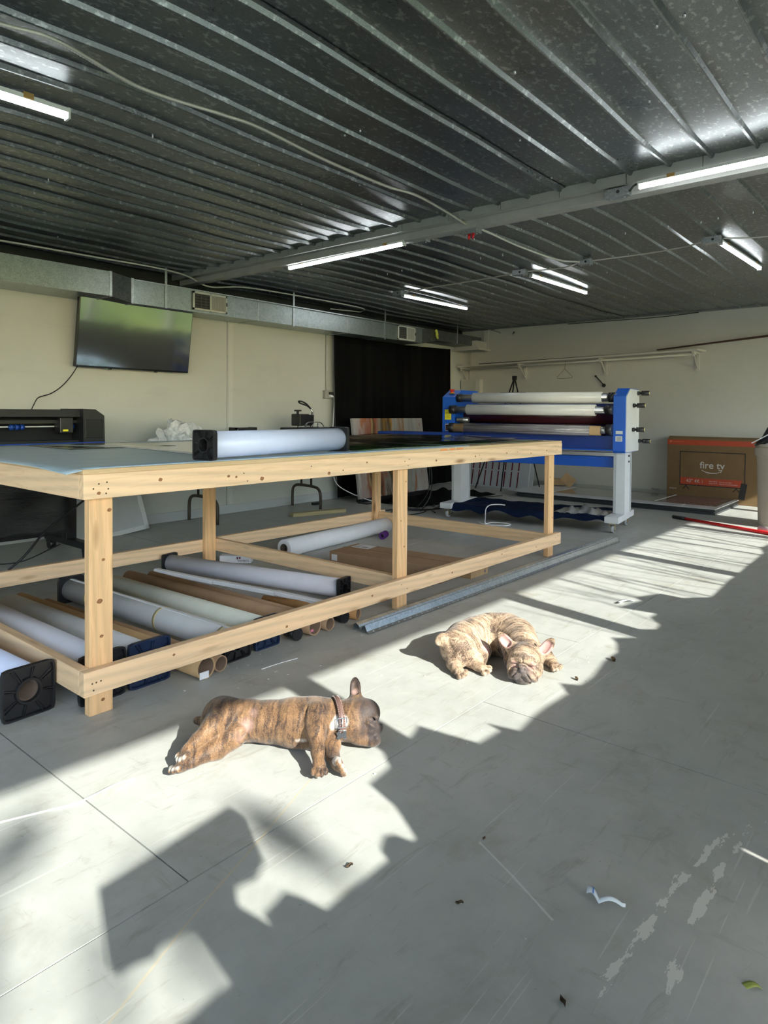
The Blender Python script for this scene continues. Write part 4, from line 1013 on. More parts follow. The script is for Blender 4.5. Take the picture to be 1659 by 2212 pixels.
lroll('clear_film_roll', -.62, .70, -.03, .955, .052, m.mat, .0465)
# stand
for s_, u0 in ((-1, -.80), (1, .918)):
    m_ = MB(); m_.box((u0, .08, .155), (u0+.088, .30, .75), .003); m_.build('stand_leg', LWH, lm, world=False)
    LB('leg_flange', (u0-.022 if s_ < 0 else u0-.022, .075, .16), (u0-.001, .10, .745), LGR, .002)
    LB('leg_flange', (u0+.089, .285, .16) if s_ < 0 else (u0+.089, .285, .16), (u0+.10, .30, .745), LGR, .002)
    LB('foot_bar', (u0-.045, -.16, .095), (u0+.085, .52, .155), LWH, .004)
    for v in (-.10, .44):
        uc = u0+.02
        m_ = MB(); m_.cyl((uc-.016, v, .036), (uc+.016, v, .036), .036, 22); w_ = m_.build('caster_wheel', simple('grey_caster_tyre', (.42,.44,.46), .5), lm, world=False)
        m_ = MB(); m_.cyl((uc-.0175, v, .036), (uc+.0175, v, .036), .022, 16); m_.build('wheel_hub', BLK, w_, world=False)
        m_ = MB(); m_.box((uc+.018, v-.02, .03), (uc+.024, v+.02, .088)); m_.box((uc-.024, v-.02, .03), (uc-.018, v+.02, .088)); m_.box((uc-.028, v-.028, .084), (uc+.028, v+.028, .096)); m_.build('caster_fork', simple('brass_plated', (.55,.47,.30), .3, .9), lm, world=False)
m_ = MB()
for z in (.70, .645): m_.box((1.0065, .2, z), (1.008, .26, z+.018))
m_.build('bolt_head', BLK, lm, world=False)
# cloth tray slung between the feet
m = NT('navy_cloth'); m.set(color=m.ramp(m.noise(m.coord('Object'), 6, 4, .6), [(.3, (.004,.009,.028)), (.7, (.008,.018,.048))]), rough=.9, spec=.1); NAVC = m.mat
def slfn(u, v):
    x = -.78+u*1.67; y = -.14+v*.62
    z = .160 - .02*math.sin(v*PI) - .012*math.sin(u*PI) + .004*math.sin(u*23+v*4)+.004*math.sin(u*47-v*9)
    if v < .08: z -= (.08-v)/.08*(.055+.018*math.sin(u*31)+.014*math.sin(u*13))
    return (x, y, z)
m_ = MB(); m_.grid(80, 16, slfn, thick=.006); m_.build('cloth_tray', NAVC, lm, world=False)
m_ = MB(); rb = random.Random(5)
m_.grid(24, 12, lambda u, v: (.36+u*.5, -.05+v*.35, .145+.045*math.sin(u*PI)*math.sin(v*PI)*(1+.5*math.sin(u*17+v*9)) + .01*math.sin(u*29)), thick=.003)
for v in m_.bm.verts: v.co = Matrix.Translation(LO) @ Matrix.Rotation(LRZ, 4, 'Z') @ v.co
single('film_scrap', m_, simple('milky_film', (.30,.30,.30), .25, 0, .6, .25), 'crumpled clear film lying in the navy cloth tray of the laminator', 'film', tuple(Matrix.Translation(LO) @ Matrix.Rotation(LRZ, 4, 'Z') @ Vector((.6, .1, .14))))
# white cable on the floor in front
m_ = MB(); m_.tube(smoothpath([(5.80, 3.62, .008), (5.74, 3.50, .008), (5.80, 3.32, .008), (5.93, 3.33, .009), (5.90, 3.50, .010), (5.78, 3.52, .012), (5.84, 3.56, .06), (5.95, 3.62, .13), (6.0, 3.60, .165), (6.04, 3.52, .175), (6.06, 3.46, .172)]), .006, 6)
single('white_cable', m_, WHT, 'looped white cable from the floor up onto the navy cloth tray', 'cable', (5.8, 3.45, 0))
m_ = MB()
for k in range(5):
    rb2 = random.Random(k+20); x0_, y0_ = 5.75+rb2.uniform(0, .5), 4.30+rb2.uniform(0, .5)
    m_.tube(smoothpath([(x0_+.28*math.cos(a*1.3+k)+.05*k, y0_+.22*math.sin(a+k*2), .007) for a in [q*.7 for q in range(9)]]), .006, 5)
m_.tube(smoothpath([(6.15, 4.42, .90), (6.12, 4.46, .62), (6.17, 4.47, .40), (6.10, 4.44, .18), (6.0, 4.5, .01)]), .007, 5); m_.tube(smoothpath([(6.3, 4.6, .80), (6.33, 4.62, .5), (6.28, 4.6, .2), (6.2, 4.7, .01)]), .006, 5)
single('cable_tangle', m_, BLK, 'tangle of black cables on the floor by the left laminator foot', 'cable', (6.0, 4.5, 0))
m_ = MB(); m_.sphere((6.42, 4.86, .40), .06, 14, 10, (1, 1, .8)); m_.tube(smoothpath([(6.42, 4.86, .43), (6.45, 4.84, .55), (6.4, 4.8, .7)]), .005, 5)
# ------------------------------------------------------------------ wall shelf at the back
sh = thing('long_shelf', 'long cream painted wall shelf with rod and triangular brackets on the back wall', 'shelf', (9.15, 4.3, 1.63))
m_ = MB(); m_._new([Vector(p) for p in ((9.04, 6.07, 1.845), (9.29, 6.07, 1.845), (9.29, 2.40, 1.925), (9.04, 2.44, 1.925), (9.04, 6.07, 1.870), (9.29, 6.07, 1.870), (9.29, 2.40, 1.950), (9.04, 2.44, 1.950))], [(0,3,2,1),(4,5,6,7),(0,1,5,4),(1,2,6,5),(2,3,7,6),(3,0,4,7)]); m_.bm.faces.ensure_lookup_table(); bmesh.ops.recalc_face_normals(m_.bm, faces=m_.bm.faces[:]); m_.build('board', PAINT2, sh)
m_ = MB(); m_.tube([(9.10, 6.07, 1.808), (9.10, 2.47, 1.888)], .014, 10); m_.build('hanging_rod', PAINT2, sh)
for y in (6.02, 4.98, 3.72, 2.50):
    zt = 1.845+(6.07-y)*.0218
    m_ = MB(); m_.box((9.275, y-.02, zt-(.16 if y > 6 else .23)), (9.299, y+.02, zt)); m_.box((9.06, y-.016, zt-.022), (9.29, y+.016, zt))
    m_.prism([(9.275, zt-.21), (9.285, zt-.19), (9.12, zt-.03), (9.09, zt-.03)], 'y', y-.006, y+.006); m_.box((9.085, y-.012, zt-.06), (9.115, y+.012, zt)); m_.build('bracket', PAINT2, sh)
bs = MB(); bs._new([Vector(p) for p in ((9.10, 5.70, 1.880), (9.16, 5.70, 1.880), (9.28, 2.6, 1.950), (9.24, 2.6, 1.950), (9.10, 5.70, 1.897), (9.16, 5.70, 1.897), (9.28, 2.6, 1.967), (9.24, 2.6, 1.967))], [(0,1,2,3),(4,7,6,5),(0,4,5,1),(1,5,6,2),(2,6,7,3),(3,7,4,0)])
bmesh.ops.recalc_face_normals(bs.bm, faces=bs.bm.faces[:]); single('dark_strip', bs, BLK, 'thin black strip lying along the top of the cream wall shelf', 'strip', (9.2, 4.2, 1.88))
bs = MB(); bs._new([Vector(p) for p in ((9.22, 3.0, 1.972), (9.26, 3.0, 1.972), (9.29, .4, 2.165), (9.25, .4, 2.165), (9.22, 3.0, 1.985), (9.26, 3.0, 1.985), (9.29, .4, 2.20), (9.25, .4, 2.20))], [(0,1,2,3),(4,7,6,5),(0,4,5,1),(1,5,6,2),(2,6,7,3),(3,7,4,0)])
bmesh.ops.recalc_face_normals(bs.bm, faces=bs.bm.faces[:]); single('brown_bar', bs, simple('rust_brown_bar', (.050,.018,.010), .6, .1), 'long rusty brown bar rising from the shelf end along the back wall', 'bar', (9.25, 1.7, 1.98))
m_ = MB(); m_.tube(smoothpath([(9.10, 4.245, 1.872), (9.09, 4.235, 1.84), (9.08, 4.24, 1.76)], 4), .003, 5); m_.tube([(9.08, 4.24, 1.76), (9.07, 4.355, 1.64), (9.07, 4.345, 1.625), (9.07, 4.24, 1.622), (9.07, 4.125, 1.628), (9.07, 4.118, 1.645), (9.08, 4.24, 1.76)], .003, 5)
single('wire_hanger', m_, simple('dark_wire', (.09,.085,.07), .4, .6), 'bent wire coat hanger hanging from the rod under the shelf', 'hanger', (9.08, 4.24, 1.62))
m_ = MB(); m_.cyl((9.28, 3.86, 1.655), (9.27, 3.735, 1.525), .008, 8); m_.sphere((9.28, 3.86, 1.655), .016, 10, 8); m_.cyl((9.272, 3.732, 1.520), (9.255, 3.732, 1.520), .026, 16)
single('black_latch', m_, BLK, 'short slanting black rod with round ends on the wall above the laminator', 'rod', (9.28, 3.8, 1.52))
eb = thing('electrical_panel', 'cream painted electrical panel on the back wall left of the laminator rolls', 'panel', (9.24, 5.86, .95))
m_ = MB(); m_.box((9.20, 5.74, .95), (9.30, 6.10, 1.66), .004); m_.build('cabinet', PAINT2, eb)
m_ = MB(); m_.box((9.193, 5.80, .98), (9.20, 6.09, 1.645), .002); m_.build('door', mat_paint('grey_cream_panel', (.46,.46,.40), .5), eb)
m_ = MB(); m_.tube([(9.27, 5.97, 1.66), (9.27, 5.97, 1.842)], .012, 8); m_.tube([(9.27, 5.97, 1.875), (9.27, 5.97, 2.09)], .012, 8); m_.build('conduit', PAINT2, eb)
m_ = MB(); m_.box((9.288, 5.18, 2.36), (9.299, 5.20, 2.385)); m_.tube([(9.29, 5.19, 2.36), (9.285, 5.21, 2.345)], .006, 6)
single('coat_hook', m_, BLK, 'small black hook high on the back wall near the corner', 'hook', (9.29, 5.19, 2.34))
m_ = MB(); m_.tube(smoothpath([(9.285, 4.3, 2.43), (9.28, 3.6, 2.425), (9.28, 3.0, 2.42), (9.285, 2.5, 2.44)]), .005, 6); m_.tube(smoothpath([(9.285, 5.6, 2.44), (9.28, 5.5, 2.41), (9.285, 5.42, 2.38)]), .004, 5)
single('sagging_wire', m_, BLK, 'thin dark wire sagging along the top of the back wall', 'wire', (9.28, 3.4, 2.41))
m_ = MB(); m_.grid(8, 3, lambda u, v: (9.285-.03*math.sin(u*PI)*v, 3.07-u*.12, .10+.035*v*math.sin(u*PI)+.01*math.sin(u*9)), thick=(.003, 0, 0))
single('peeling_paint', m_, PAINT2, 'flake of paint peeling off the back wall near the floor', 'flake', (9.29, 3.0, .10))
# leaning boards with striped masking film
lbz = thing('panel_boards', 'white masked boards with dark red stripes leaning on the back wall', 'board', (8.86, 5.15, 0))
MX = Matrix.Translation((8.80, 0, 0)) @ Matrix.Rotation(math.radians(12), 4, 'Y')
m = NT('masking_film'); m.set(color=m.ramp(m.noise(m.coord('Object'), 4, 3, .5), [(.3, (.42,.445,.47)), (.7, (.50,.52,.545))]), rough=.3); MFILM = m.mat
m_ = MB(); m_.box((0, 4.66, 0), (.012, 5.80, 1.22), 0, MX); m_.build('board', MFILM, lbz)
m_ = MB(); m_.box((.016, 4.60, 0), (.026, 5.74, 1.22), 0, MX); m_.build('board', MFILM, lbz)
RED = simple('dark_red_print', (.12,.006,.018), .5)
m_ = MB(); m_t = MB()
for k in range(9):
    y = 5.735-k*.112
    for z0, z1 in ((.02, .25), (.285, .58), (.615, .85)):
        m_.box((-.0012, y-.010, z0), (-.0002, y+.010, z1), 0, MX)
        if z0 > .2:
            tv_ = [MX @ Vector(q) for q in ((-.0012, y-.017, z0+.004), (-.0012, y+.017, z0+.004), (-.0012, y, z0-.022))]; m_._new(tv_, [(0, 1, 2)])
    if k % 3 == 2:
        RT = MX @ Matrix.Translation((-.0008, y-.055, .62)) @ Matrix(((0,0,-1,0),(0,-1,0,0),(1,0,0,0),(0,0,0,1)))
        RT = MX @ Matrix(((0,0,-1,-.0008),(0,-1,0,y-.057),(1,0,0,.60),(0,0,0,1)))
        RT = MX @ Matrix.Translation((-.0008, y-.056, .60)) @ Matrix(((0,0,-1,0),(0,-1,0,0),(-1,0,0,0),(0,0,0,1)))
        text_mb('BOND', .068, RT, .0003, mb=m_t)
    RT = MX @ Matrix.Translation((-.0008, y-.03, .52)) @ Matrix(((0,0,-1,0),(0,-1,0,0),(-1,0,0,0),(0,0,0,1)))
    text_mb('aluminum panel', .022, RT, .0002, mb=m_t)
m_.build('stripe_print', RED, lbz); m_t.build('lettering', simple('plum_ink', (.10,.035,.055), .6), lbz)
# tripod easel in front of the boards
ez = thing('tripod_easel', 'slim black tripod easel standing behind the laminator by the back wall', 'easel', (8.62, 4.84, 0))
top = Vector((8.72, 4.85, 1.64))
m_ = MB(); m_.box((8.70, 4.82, 1.60), (8.74, 4.88, 1.66), .004); m_.build('head', BLK, ez)
for p in ((8.50, 5.36, 0), (8.38, 4.86, 0), (8.66, 4.40, .078)):
    m_ = MB(); m_.tube([top, Vector(p)], [.010, .009], 6); m_.build('leg', BLK, ez)
m_ = MB(); m_.box((8.60, 4.62, 1.405), (8.64, 5.02, 1.42)); m_.build('ledge', BLK, ez)
ob2 = thing('open_carton', 'small brown carton with open flap lying by the back wall', 'box', (9.12, 4.25, .0), .2)
m_ = MB(); m_.box((-.08, -.04, .085), (.08, .16, .17), .002); m_.build('carton', CARD2, ob2, world=False)
Mq = Matrix.Translation((-.09, -.05, .19)) @ Matrix.Rotation(math.radians(38), 4, 'X')
m_ = MB(); m_.box((-.004, -.13, -.075), (.0, .05, .075), 0, Mq); m_.build('flap', CARD2, ob2, world=False)
# stack of sheets on the floor
SHW = simple('white_sheet_film', (.58,.59,.60), .25, 0, .5, .03); SHD = simple('dark_sheet_edge', (.045,.05,.055), .4)
stk = thing('sheet_stack', 'low stack of large sheets lying on the floor by the back wall', 'sheet', (8.68, 3.2, 0))
zz = 0; rs = random.Random(4)
for k in range(7):
    th = .010; dx, dy = rs.uniform(-.015, .015), rs.uniform(-.03, .03)
    m_ = MB(); m_.box((8.06+dx, 1.98+dy, zz), (9.145+dx*.3, 4.44+dy, zz+th-.0006), .001); m_.build('sheet', SHD if k < 6 else SHW, stk); zz += th
m_ = MB(); m_.box((8.04, 4.02, zz), (9.0, 4.55, zz+.003)); m_.box((8.08, 2.02, zz), (8.26, 4.40, zz+.002)); m_.build('cover_strip', SHW, stk); 
m = NT('glossy_brown_sheet'); m.set(color=(.16,.145,.13), rough=.10, spec=.6, coat=.5, coatr=.03)
m_ = MB(); m_.box((8.27, 2.0, zz), (9.14, 4.0, zz+.0025)); m_.build('glossy_sheet', m.mat, stk)
m_ = MB(); m_.box((8.11, 2.32, zz+.0022), (8.25, 2.335, zz+.0032)); m_.box((8.3, 2.68, zz+.003), (9.13, 2.70, zz+.004)); m_.build('tape', simple('white_tape', (.7,.7,.7), .4), stk)
m_ = MB()
for k in range(9): m_.box((8.30+k*.085, 2.05, zz+.0028), (8.33+k*.085, 2.62, zz+.0034))
m_.build('red_stripe', simple('faded_red_print', (.20,.07,.075), .3), stk)
# ------------------------------------------------------------------ television carton
tc = thing('television_carton', 'large brown television carton with orange bands standing against the back wall', 'box', (9.16, 2.25, 0))
ya, yb_ = 1.50, 2.825; zf = .012
m_ = MB(); m_.box((9.10, ya, 0), (9.225, yb_, .80), .004); m_.build('carton', simple('kraft_brown', (.185,.115,.055), .75, 0, .2, .06), tc)
m_ = MB(); m_.prism([(9.098, .79), (9.225, .79), (9.225, .81), (9.16, .835), (9.098, .812)], 'y', ya, yb_-.01); m_.build('top_flap', MATS['kraft_brown'], tc)
ORB = simple('orange_red_print', (.42,.055,.018), .55)
def cfront(y0, y1, z0, z1, d=.001): return ((9.10-.0006-d, min(y0, y1), z0), (9.10-.0002, max(y0, y1), z1))
m_ = MB(); m_.box(*cfront(yb_-.004, ya, .725, .80)); m_.build('orange_band', ORB, tc)
m_ = MB(); m_.box(*cfront(2.655, 1.93, .215, .305)); m_.build('orange_band', ORB, tc)
BI = simple('black_ink', (.012,.010,.010), .5)
m_ = MB(); t_ = .011
m_.box(*cfront(2.665, 1.895, .632, .643, .0012)); m_.box(*cfront(2.665, 1.895, .205, .216, .0012)); m_.box(*cfront(2.665, 2.655, .205, .643, .0012)); m_.box(*cfront(1.905, 1.895, .205, .643, .0012))
def cv(y, z): return Vector((9.0985, y, z))
for yc in (2.585, 1.995):
    for sgn in (-1, 1): m_._new([cv(yc, .205), cv(yc+sgn*.045, .155), cv(yc+sgn*.030, .155), cv(yc-sgn*.012, .205)], [(0,1,2,3),(3,2,1,0)])
m_.build('printed_outline', BI, tc)
m_ = MB(); Mr = Matrix.Translation((9.097, 1.92, .17)) @ Matrix.Rotation(math.radians(9), 4, 'X'); m_.box((-.001, -.035, -.10), (.001, .035, .10), 0, Mr); m_.build('printed_remote', BI, tc)
WI = simple('pale_ink', (.55,.52,.48), .6)
def ctext(body, size, y, z, bold=0, align='CENTER', mb=None):
    return text_mb(body, size, Matrix.Translation((9.0984, y, z)) @ Matrix(((0,0,-1,0),(-1,0,0,0),(0,1,0,0),(0,0,0,1))), .0003, align, bold, mb)
m_ = ctext('fire tv', .122, 2.275, .470, .0012)
arc = [(-.125, 0), (-.06, -.03), (0, -.037), (.06, -.028), (.10, -.008)]
up_ = smoothpath([(a, 0, b) for a, b in arc], 5); n_ = len(up_)
for i in range(n_-1):
    def wv(k): return .010*math.sin(PI*min(1, k/(n_-1)*.9+.12))
    p, q = up_[i], up_[i+1]
    m_._new([cv(2.275-p.x, .408+p.z+wv(i)), cv(2.275-q.x, .408+q.z+wv(i+1)), cv(2.275-q.x, .408+q.z-.002), cv(2.275-p.x, .408+p.z-.002)], [(0,1,2,3),(3,2,1,0)])
for a, b, c_, d in (((.075,.010), (.118,.014), (.118,.006), (.078,.002)), ((.110,.014), (.118,.014), (.104,-.020), (.097,-.018))):
    m_._new([cv(2.275-q[0], .408+q[1]) for q in (a, b, c_, d)], [(0,1,2,3),(3,2,1,0)])
m_.build('logo_lettering', WI, tc)
for a_ in (('43" 4K', .060, 2.50, .262), ('Ultra HD', .020, 2.27, .272), ('Smart TV', .020, 2.27, .246), ('Televisor con Alexa', .018, 2.19, .268, 0, 'LEFT'), ('Haga que su entretenimiento', .018, 2.19, .244, 0, 'LEFT'), ('amazon', .030, 2.745, .155)): ctext(*a_).build('printed_lettering', WI, tc)
m_ = MB()
m_.box(*cfront(2.388, 2.385, .24, .285, .0016)); m_.box(*cfront(2.222, 2.219, .24, .285, .0016))
m_.build('printed_divider', WI, tc)
m_ = MB(); m_.box(*cfront(2.795, 2.765, .752, .778, .0014)); m_.box(*cfront(2.755, 2.62, .762, .768, .0014)); m_.build('band_print', simple('dim_orange_ink', (.55,.16,.08), .5), tc)
tc.location.x += .07
# ------------------------------------------------------------------ tall tan bin at the right edge
bn = thing('trash_bin', 'tall tan plastic bin at the right edge with rubbish heaped on top', 'bin', (7.70, 1.22, 0))
TAN = simple('tan_plastic', (.42,.37,.31), .55, 0, .3, .05)
def ringp(r, z, n=40): return [(7.70+r*math.cos(2*PI*k/n), 1.22+r*math.sin(2*PI*k/n), z) for k in range(n)]
m_ = MB(); R = [(.235, 0), (.245, .02), (.262, .62), (.268, .70), (.285, .715), (.285, .785), (.275, .80), (.29, .805), (.29, .825), (.272, .83), (.26, .80), (.24, .1)]
vr = [[m_.bm.verts.new(p) for p in ringp(r, z)] for r, z in R]
for A, Bv in zip(vr, vr[1:]):
    for k in range(40): f = m_.bm.faces.new((A[k], A[(k+1) % 40], Bv[(k+1) % 40], Bv[k])); f.smooth = False
m_.bm.faces.new(vr[0][::-1]); m_.bm.faces.new(vr[-1]); m_.build('bin_body', TAN, bn)
def rag(name, c, sx, sy, h, mat, label, cat, seed):
    rg = random.Random(seed); m_ = MB()
    m_.grid(16, 12, lambda u, v: (c[0]+(u-.5)*sx, c[1]+(v-.5)*sy, c[2]+h*math.sin(u*PI)*math.sin(v*PI)*(1+.4*math.sin(u*9+seed)+.3*math.sin(v*11))+.02*math.sin(u*13+v*7+seed)), smooth=False, thick=.004)
    return single(name, m_, mat, label, cat, (c[0], c[1], c[2]-.02))
rag('black_bag', (7.66, 1.32, .83), .36, .30, .12, BLK, 'crumpled black bag on top of the tan bin', 'bag', 3)
m_ = MB(); Mz = Matrix.Translation((7.60, 1.28, .88)) @ Matrix.Rotation(-.6, 4, 'X') @ Matrix.Rotation(.35, 4, 'Z'); m_.box((-.10, -.12, -.004), (.10, .13, .004), .002, Mz)
single('pale_packet', m_, simple('pale_blue_packet', (.55,.62,.68), .4), 'pale blue packet sticking out of the tan bin', 'packet', (7.60, 1.28, .82))
m_ = MB(); Mz = Matrix.Translation((7.56, 1.44, .875)) @ Matrix.Rotation(-.55, 4, 'X'); m_.box((-.03, -.09, -.004), (.03, .08, .004), .002, Mz)
single('paper_scrap', m_, WHT, 'white crumpled paper edge hanging over the tan bin rim', 'paper', (7.56, 1.44, .83))
# red pole on the floor
rp = thing('broom_pole', 'red pole with black grip lying on the floor in front of the tan bin', 'pole', (7.3, 1.75, 0))
REDM = simple('red_enamel', (.58,.012,.015), .3)
pa, pb = Vector((7.52, 2.245, .018)), Vector((6.93, .95, .018)); d_ = (pb-pa).normalized()
m_ = MB(); m_.cyl(pa+d_*.15, pb, .0155, 14); m_.build('pole', REDM, rp)
m_ = MB(); m_.cyl(pa, pa+d_*.16, .018, 14); m_.build('grip', BLK, rp)
m_ = MB(); m_.cyl((7.18, 1.35, .035), (7.08, 1.17, .035), .034, 16, .028)
single('pink_bottle', m_, simple('pinkish_white', (.75,.60,.62), .4), 'small pinkish white bottle lying beside the red pole', 'bottle', (7.13, 1.26, 0))

# ------------------------------------------------------------------ ceiling lights
LED = NT('led_diffuser'); LED.set(color=(.9,.95,1), emit=(.93,.97,1.0), estr=14.0); LED = LED.mat
FIX = simple('light_fixture_body', (.62,.64,.62), .4)
def lamp(label, p0, p1, z, w=.035, h=.038, group='led strip lights on the ceiling'):
    a, b = Vector((p0[0], p0[1], 0)), Vector((p1[0], p1[1], 0)); d = b-a; L = d.length
    t = thing('strip_light', label, 'light', ((a.x+b.x)/2, (a.y+b.y)/2, z), math.atan2(d.y, d.x), group)
    m_ = MB(); m_.box((-L/2, -w/2, 0), (L/2, w/2, h*.45), .002); m_.build('fixture_body', FIX, t, world=False)
    m_ = MB(); n = 8
    P = [(w/2*math.cos(PI+PI*k/n), h*.05+.024*math.sin(PI+PI*k/n)) for k in range(n+1)]
    A = [m_.bm.verts.new((-L/2+.012, y, z_)) for y, z_ in P]; Bv = [m_.bm.verts.new((L/2-.012, y, z_)) for y, z_ in P]
    for k in range(n): f = m_.bm.faces.new((A[k], Bv[k], Bv[k+1], A[k+1])); f.smooth = True
    m_.build('diffuser', LED, t, world=False)
    for x0_, x1_ in ((-L/2, -L/2+.012), (L/2-.012, L/2)):
        m_ = MB(); m_.box((x0_, -w/2-.001, -.024), (x1_, w/2+.001, h*.5), .003); m_.build('end_cap', FIX, t, world=False)
    for q in (-.36, .36):
        m_ = MB(); m_.box((L*q-.02, -w/2-.003, h*.1), (L*q+.02, w/2+.003, h*.62)); m_.build('mounting_clip', simple('brass_clip', (.45,.28,.10), .4, .6), t, world=False)
    return t
lamp('strip light nearest the back left corner, along the ceiling ribs', (5.838, 4.65), (7.05, 4.60), 2.415)
lamp('strip light above the laminator, between two junction boxes', (5.72, 3.025), (6.90, 2.99), 2.415)
lamp('strip light at far right near the top edge of the back wall', (5.51, 1.34), (6.68, 1.30), 2.415)
lamp('strip light hanging under the beam above the black caps of the table roll', (3.95, 4.41), (3.90, 3.09), 2.365)
lamp('strip light under the beam at the right edge of the view', (3.752, 1.337), (3.735, .05), 2.375)
lamp('strip light at the upper left edge in front of the beam', (.15, 3.04), (1.375, 2.968), 2.40, .045, .048)
# junction boxes
JB = mat_galv('galvanised_box', (.28,.30,.31), (.42,.45,.46), .4, 110, None, .8)
def jbox(label, x, y, z=2.40, rz=0.0, knock=True, red=False, s=(.11, .055, .05)):
    t = thing('junction_box', label, 'box', (x, y, z), rz, 'junction boxes on the ceiling')
    m_ = MB(); m_.box((-s[0]/2, -s[1]/2, -s[2]/2), (s[0]/2, s[1]/2, s[2]/2), .003); m_.build('box', JB, t, world=False)
    m_ = MB(); m_.cyl((-s[0]/2-.0015, .0, .0), (-s[0]/2+.001, 0, 0), .010, 14); m_.cyl((.012, -s[1]/2-.0015, 0), (.012, -s[1]/2+.001, 0), .010, 14); m_.build('knockout', DARK, t, world=False)
    m_ = MB()
    for q in (-.04, .04): m_.cyl((q, -s[1]/2-.006, s[2]/2-.008), (q, -s[1]/2, s[2]/2-.008), .005, 8); m_.cyl((q, 0, -s[2]/2-.006), (q, 0, -s[2]/2), .005, 8)
    m_.build('screw', ALU, t, world=False)
    if red:
        for q in (-.012, .02):
            m_ = MB(); m_.cyl((q, -.01, -s[2]/2), (q-.004, -.012, -s[2]/2-.035), .011, 10, .007); m_.build('wire_nut', simple('red_plastic', (.55,.01,.015), .4), t, world=False)
    return t
R90 = PI/2
jbox('junction box with two red wire connectors under the beam', 3.955, 2.545, 2.385, -R90, True, True, (.12, .07, .075))
jbox('junction box at the right end of the beam light over the table', 3.97, 2.99, 2.385, -R90, True, False, (.12, .06, .05))
jbox('junction box left of the beam light at the right edge', 3.86, 1.49, 2.39, -R90, True, False, (.14, .065, .05))
jbox('junction box where the white cable meets the far conduit', 5.54, 2.41, 2.415, -R90)
jbox('junction box at the near end of the light above laminator', 5.58, 3.06, 2.415, -R90, s=(.13, .06, .05))
jbox('junction box at the near end of the far right strip light', 5.42, 1.375, 2.415, -R90, s=(.13, .06, .05))
jbox('junction box at the near end of the back left strip light', 5.74, 4.63, 2.415, -R90, s=(.12, .06, .05))
# conduits and cables
FLEX = simple('flexible_conduit', (.50,.49,.44), .4, .5)
def flex(name, pts, r, label, mat, ribbed, base):
    path = smoothpath(pts, 14 if ribbed else 8); m_ = MB()
    if ribbed:
        Ls = 0; out = [path[0]]
        for a, b in zip(path, path[1:]):
            L = (b-a).length; k = max(1, int(L/.006))
            for i in range(1, k+1): out.append(a.lerp(b, i/k))
        rs = [r*(1.0 if i % 2 else .80) for i in range(len(out))]
        m_.tube(out, rs, 8)
    else: m_.tube(path, r, 8)
    return single(name, m_, mat, label, 'cable', base)
flex('ceiling_conduit', [(.55, 2.60, 2.425), (.928, 2.509, 2.43), (1.111, 2.475, 2.435), (1.483, 2.565, 2.437), (1.844, 2.51, 2.437), (2.043, 2.49, 2.437), (2.519, 2.535, 2.437), (3.02, 2.545, 2.437), (3.271, 2.505, 2.435), (3.645, 2.545, 2.43), (3.90, 2.55, 2.40)], .0095, 'ribbed metal conduit wandering across the near ceiling to the beam', FLEX, True, (2.2, 2.5, 2.43))
WCB = simple('off_white_cable', (.58,.57,.52), .45)
flex('ceiling_cable', [(1.6, 5.70, 2.40), (2.1, 5.67, 2.425), (2.829, 5.63, 2.425), (3.374, 5.58, 2.42), (3.735, 5.63, 2.41), (4.08, 5.75, 2.37), (4.439, 5.62, 2.40), (5.309, 5.66, 2.425), (6.30, 5.70, 2.43), (6.55, 5.92, 2.43), (6.35, 5.94, 2.42), (6.0, 5.93, 2.40)], .008, 'long white cable looping along the ceiling above the duct', WCB, False, (4, 5.7, 2.42))
flex('beam_conduit', [(3.985, 2.96, 2.395), (3.985, 2.75, 2.39), (3.975, 2.58, 2.39)], .008, 'short conduit under the beam between two junction boxes', FLEX, True, (3.98, 2.8, 2.39))
flex('beam_conduit', [(3.965, 2.50, 2.395), (4.0, 2.119, 2.395), (3.975, 1.605, 2.40), (3.88, 1.56, 2.40)], .008, 'ribbed conduit running under the beam from the red connectors rightward', FLEX, True, (3.98, 2.0, 2.39))
flex('ceiling_cable', [(4.02, 2.55, 2.39), (4.134, 2.56, 2.415), (4.721, 2.605, 2.425), (5.338, 2.575, 2.425), (5.52, 2.45, 2.42)], .008, 'white cable from the red connectors across the far ceiling', WCB, False, (4.7, 2.6, 2.42))
flex('ceiling_conduit', [(5.75, 4.57, 2.42), (5.74, 4.2, 2.43), (5.721, 3.725, 2.432), (5.68, 3.4, 2.43), (5.59, 3.13, 2.42)], .007, 'conduit joining the two back left strip lights', FLEX, True, (5.7, 3.8, 2.42))
flex('ceiling_conduit', [(5.59, 2.99, 2.42), (5.70, 2.7, 2.432), (5.55, 2.47, 2.42)], .007, 'short dark conduit crossing above the laminator light', FLEX, True, (5.6, 2.7, 2.42))
flex('ceiling_conduit', [(5.54, 2.35, 2.42), (5.612, 1.907, 2.432), (5.56, 1.6, 2.43), (5.43, 1.44, 2.42)], .007, 'conduit leading to the far right strip light', FLEX, True, (5.55, 1.9, 2.42))
flex('ceiling_conduit', [(5.43, 1.30, 2.42), (5.60, 1.1, 2.432), (5.66, .6, 2.432), (5.6, .0, 2.43)], .007, 'conduit leaving the view to the right above the far light', FLEX, True, (5.6, .7, 2.42))
flex('lamp_lead', [(3.86, 1.42, 2.39), (3.80, 1.38, 2.392), (3.755, 1.345, 2.385)], .006, 'short black lead into the right beam light', BLK, False, (3.8, 1.38, 2.38))
m_ = MB(); rq = random.Random(8)
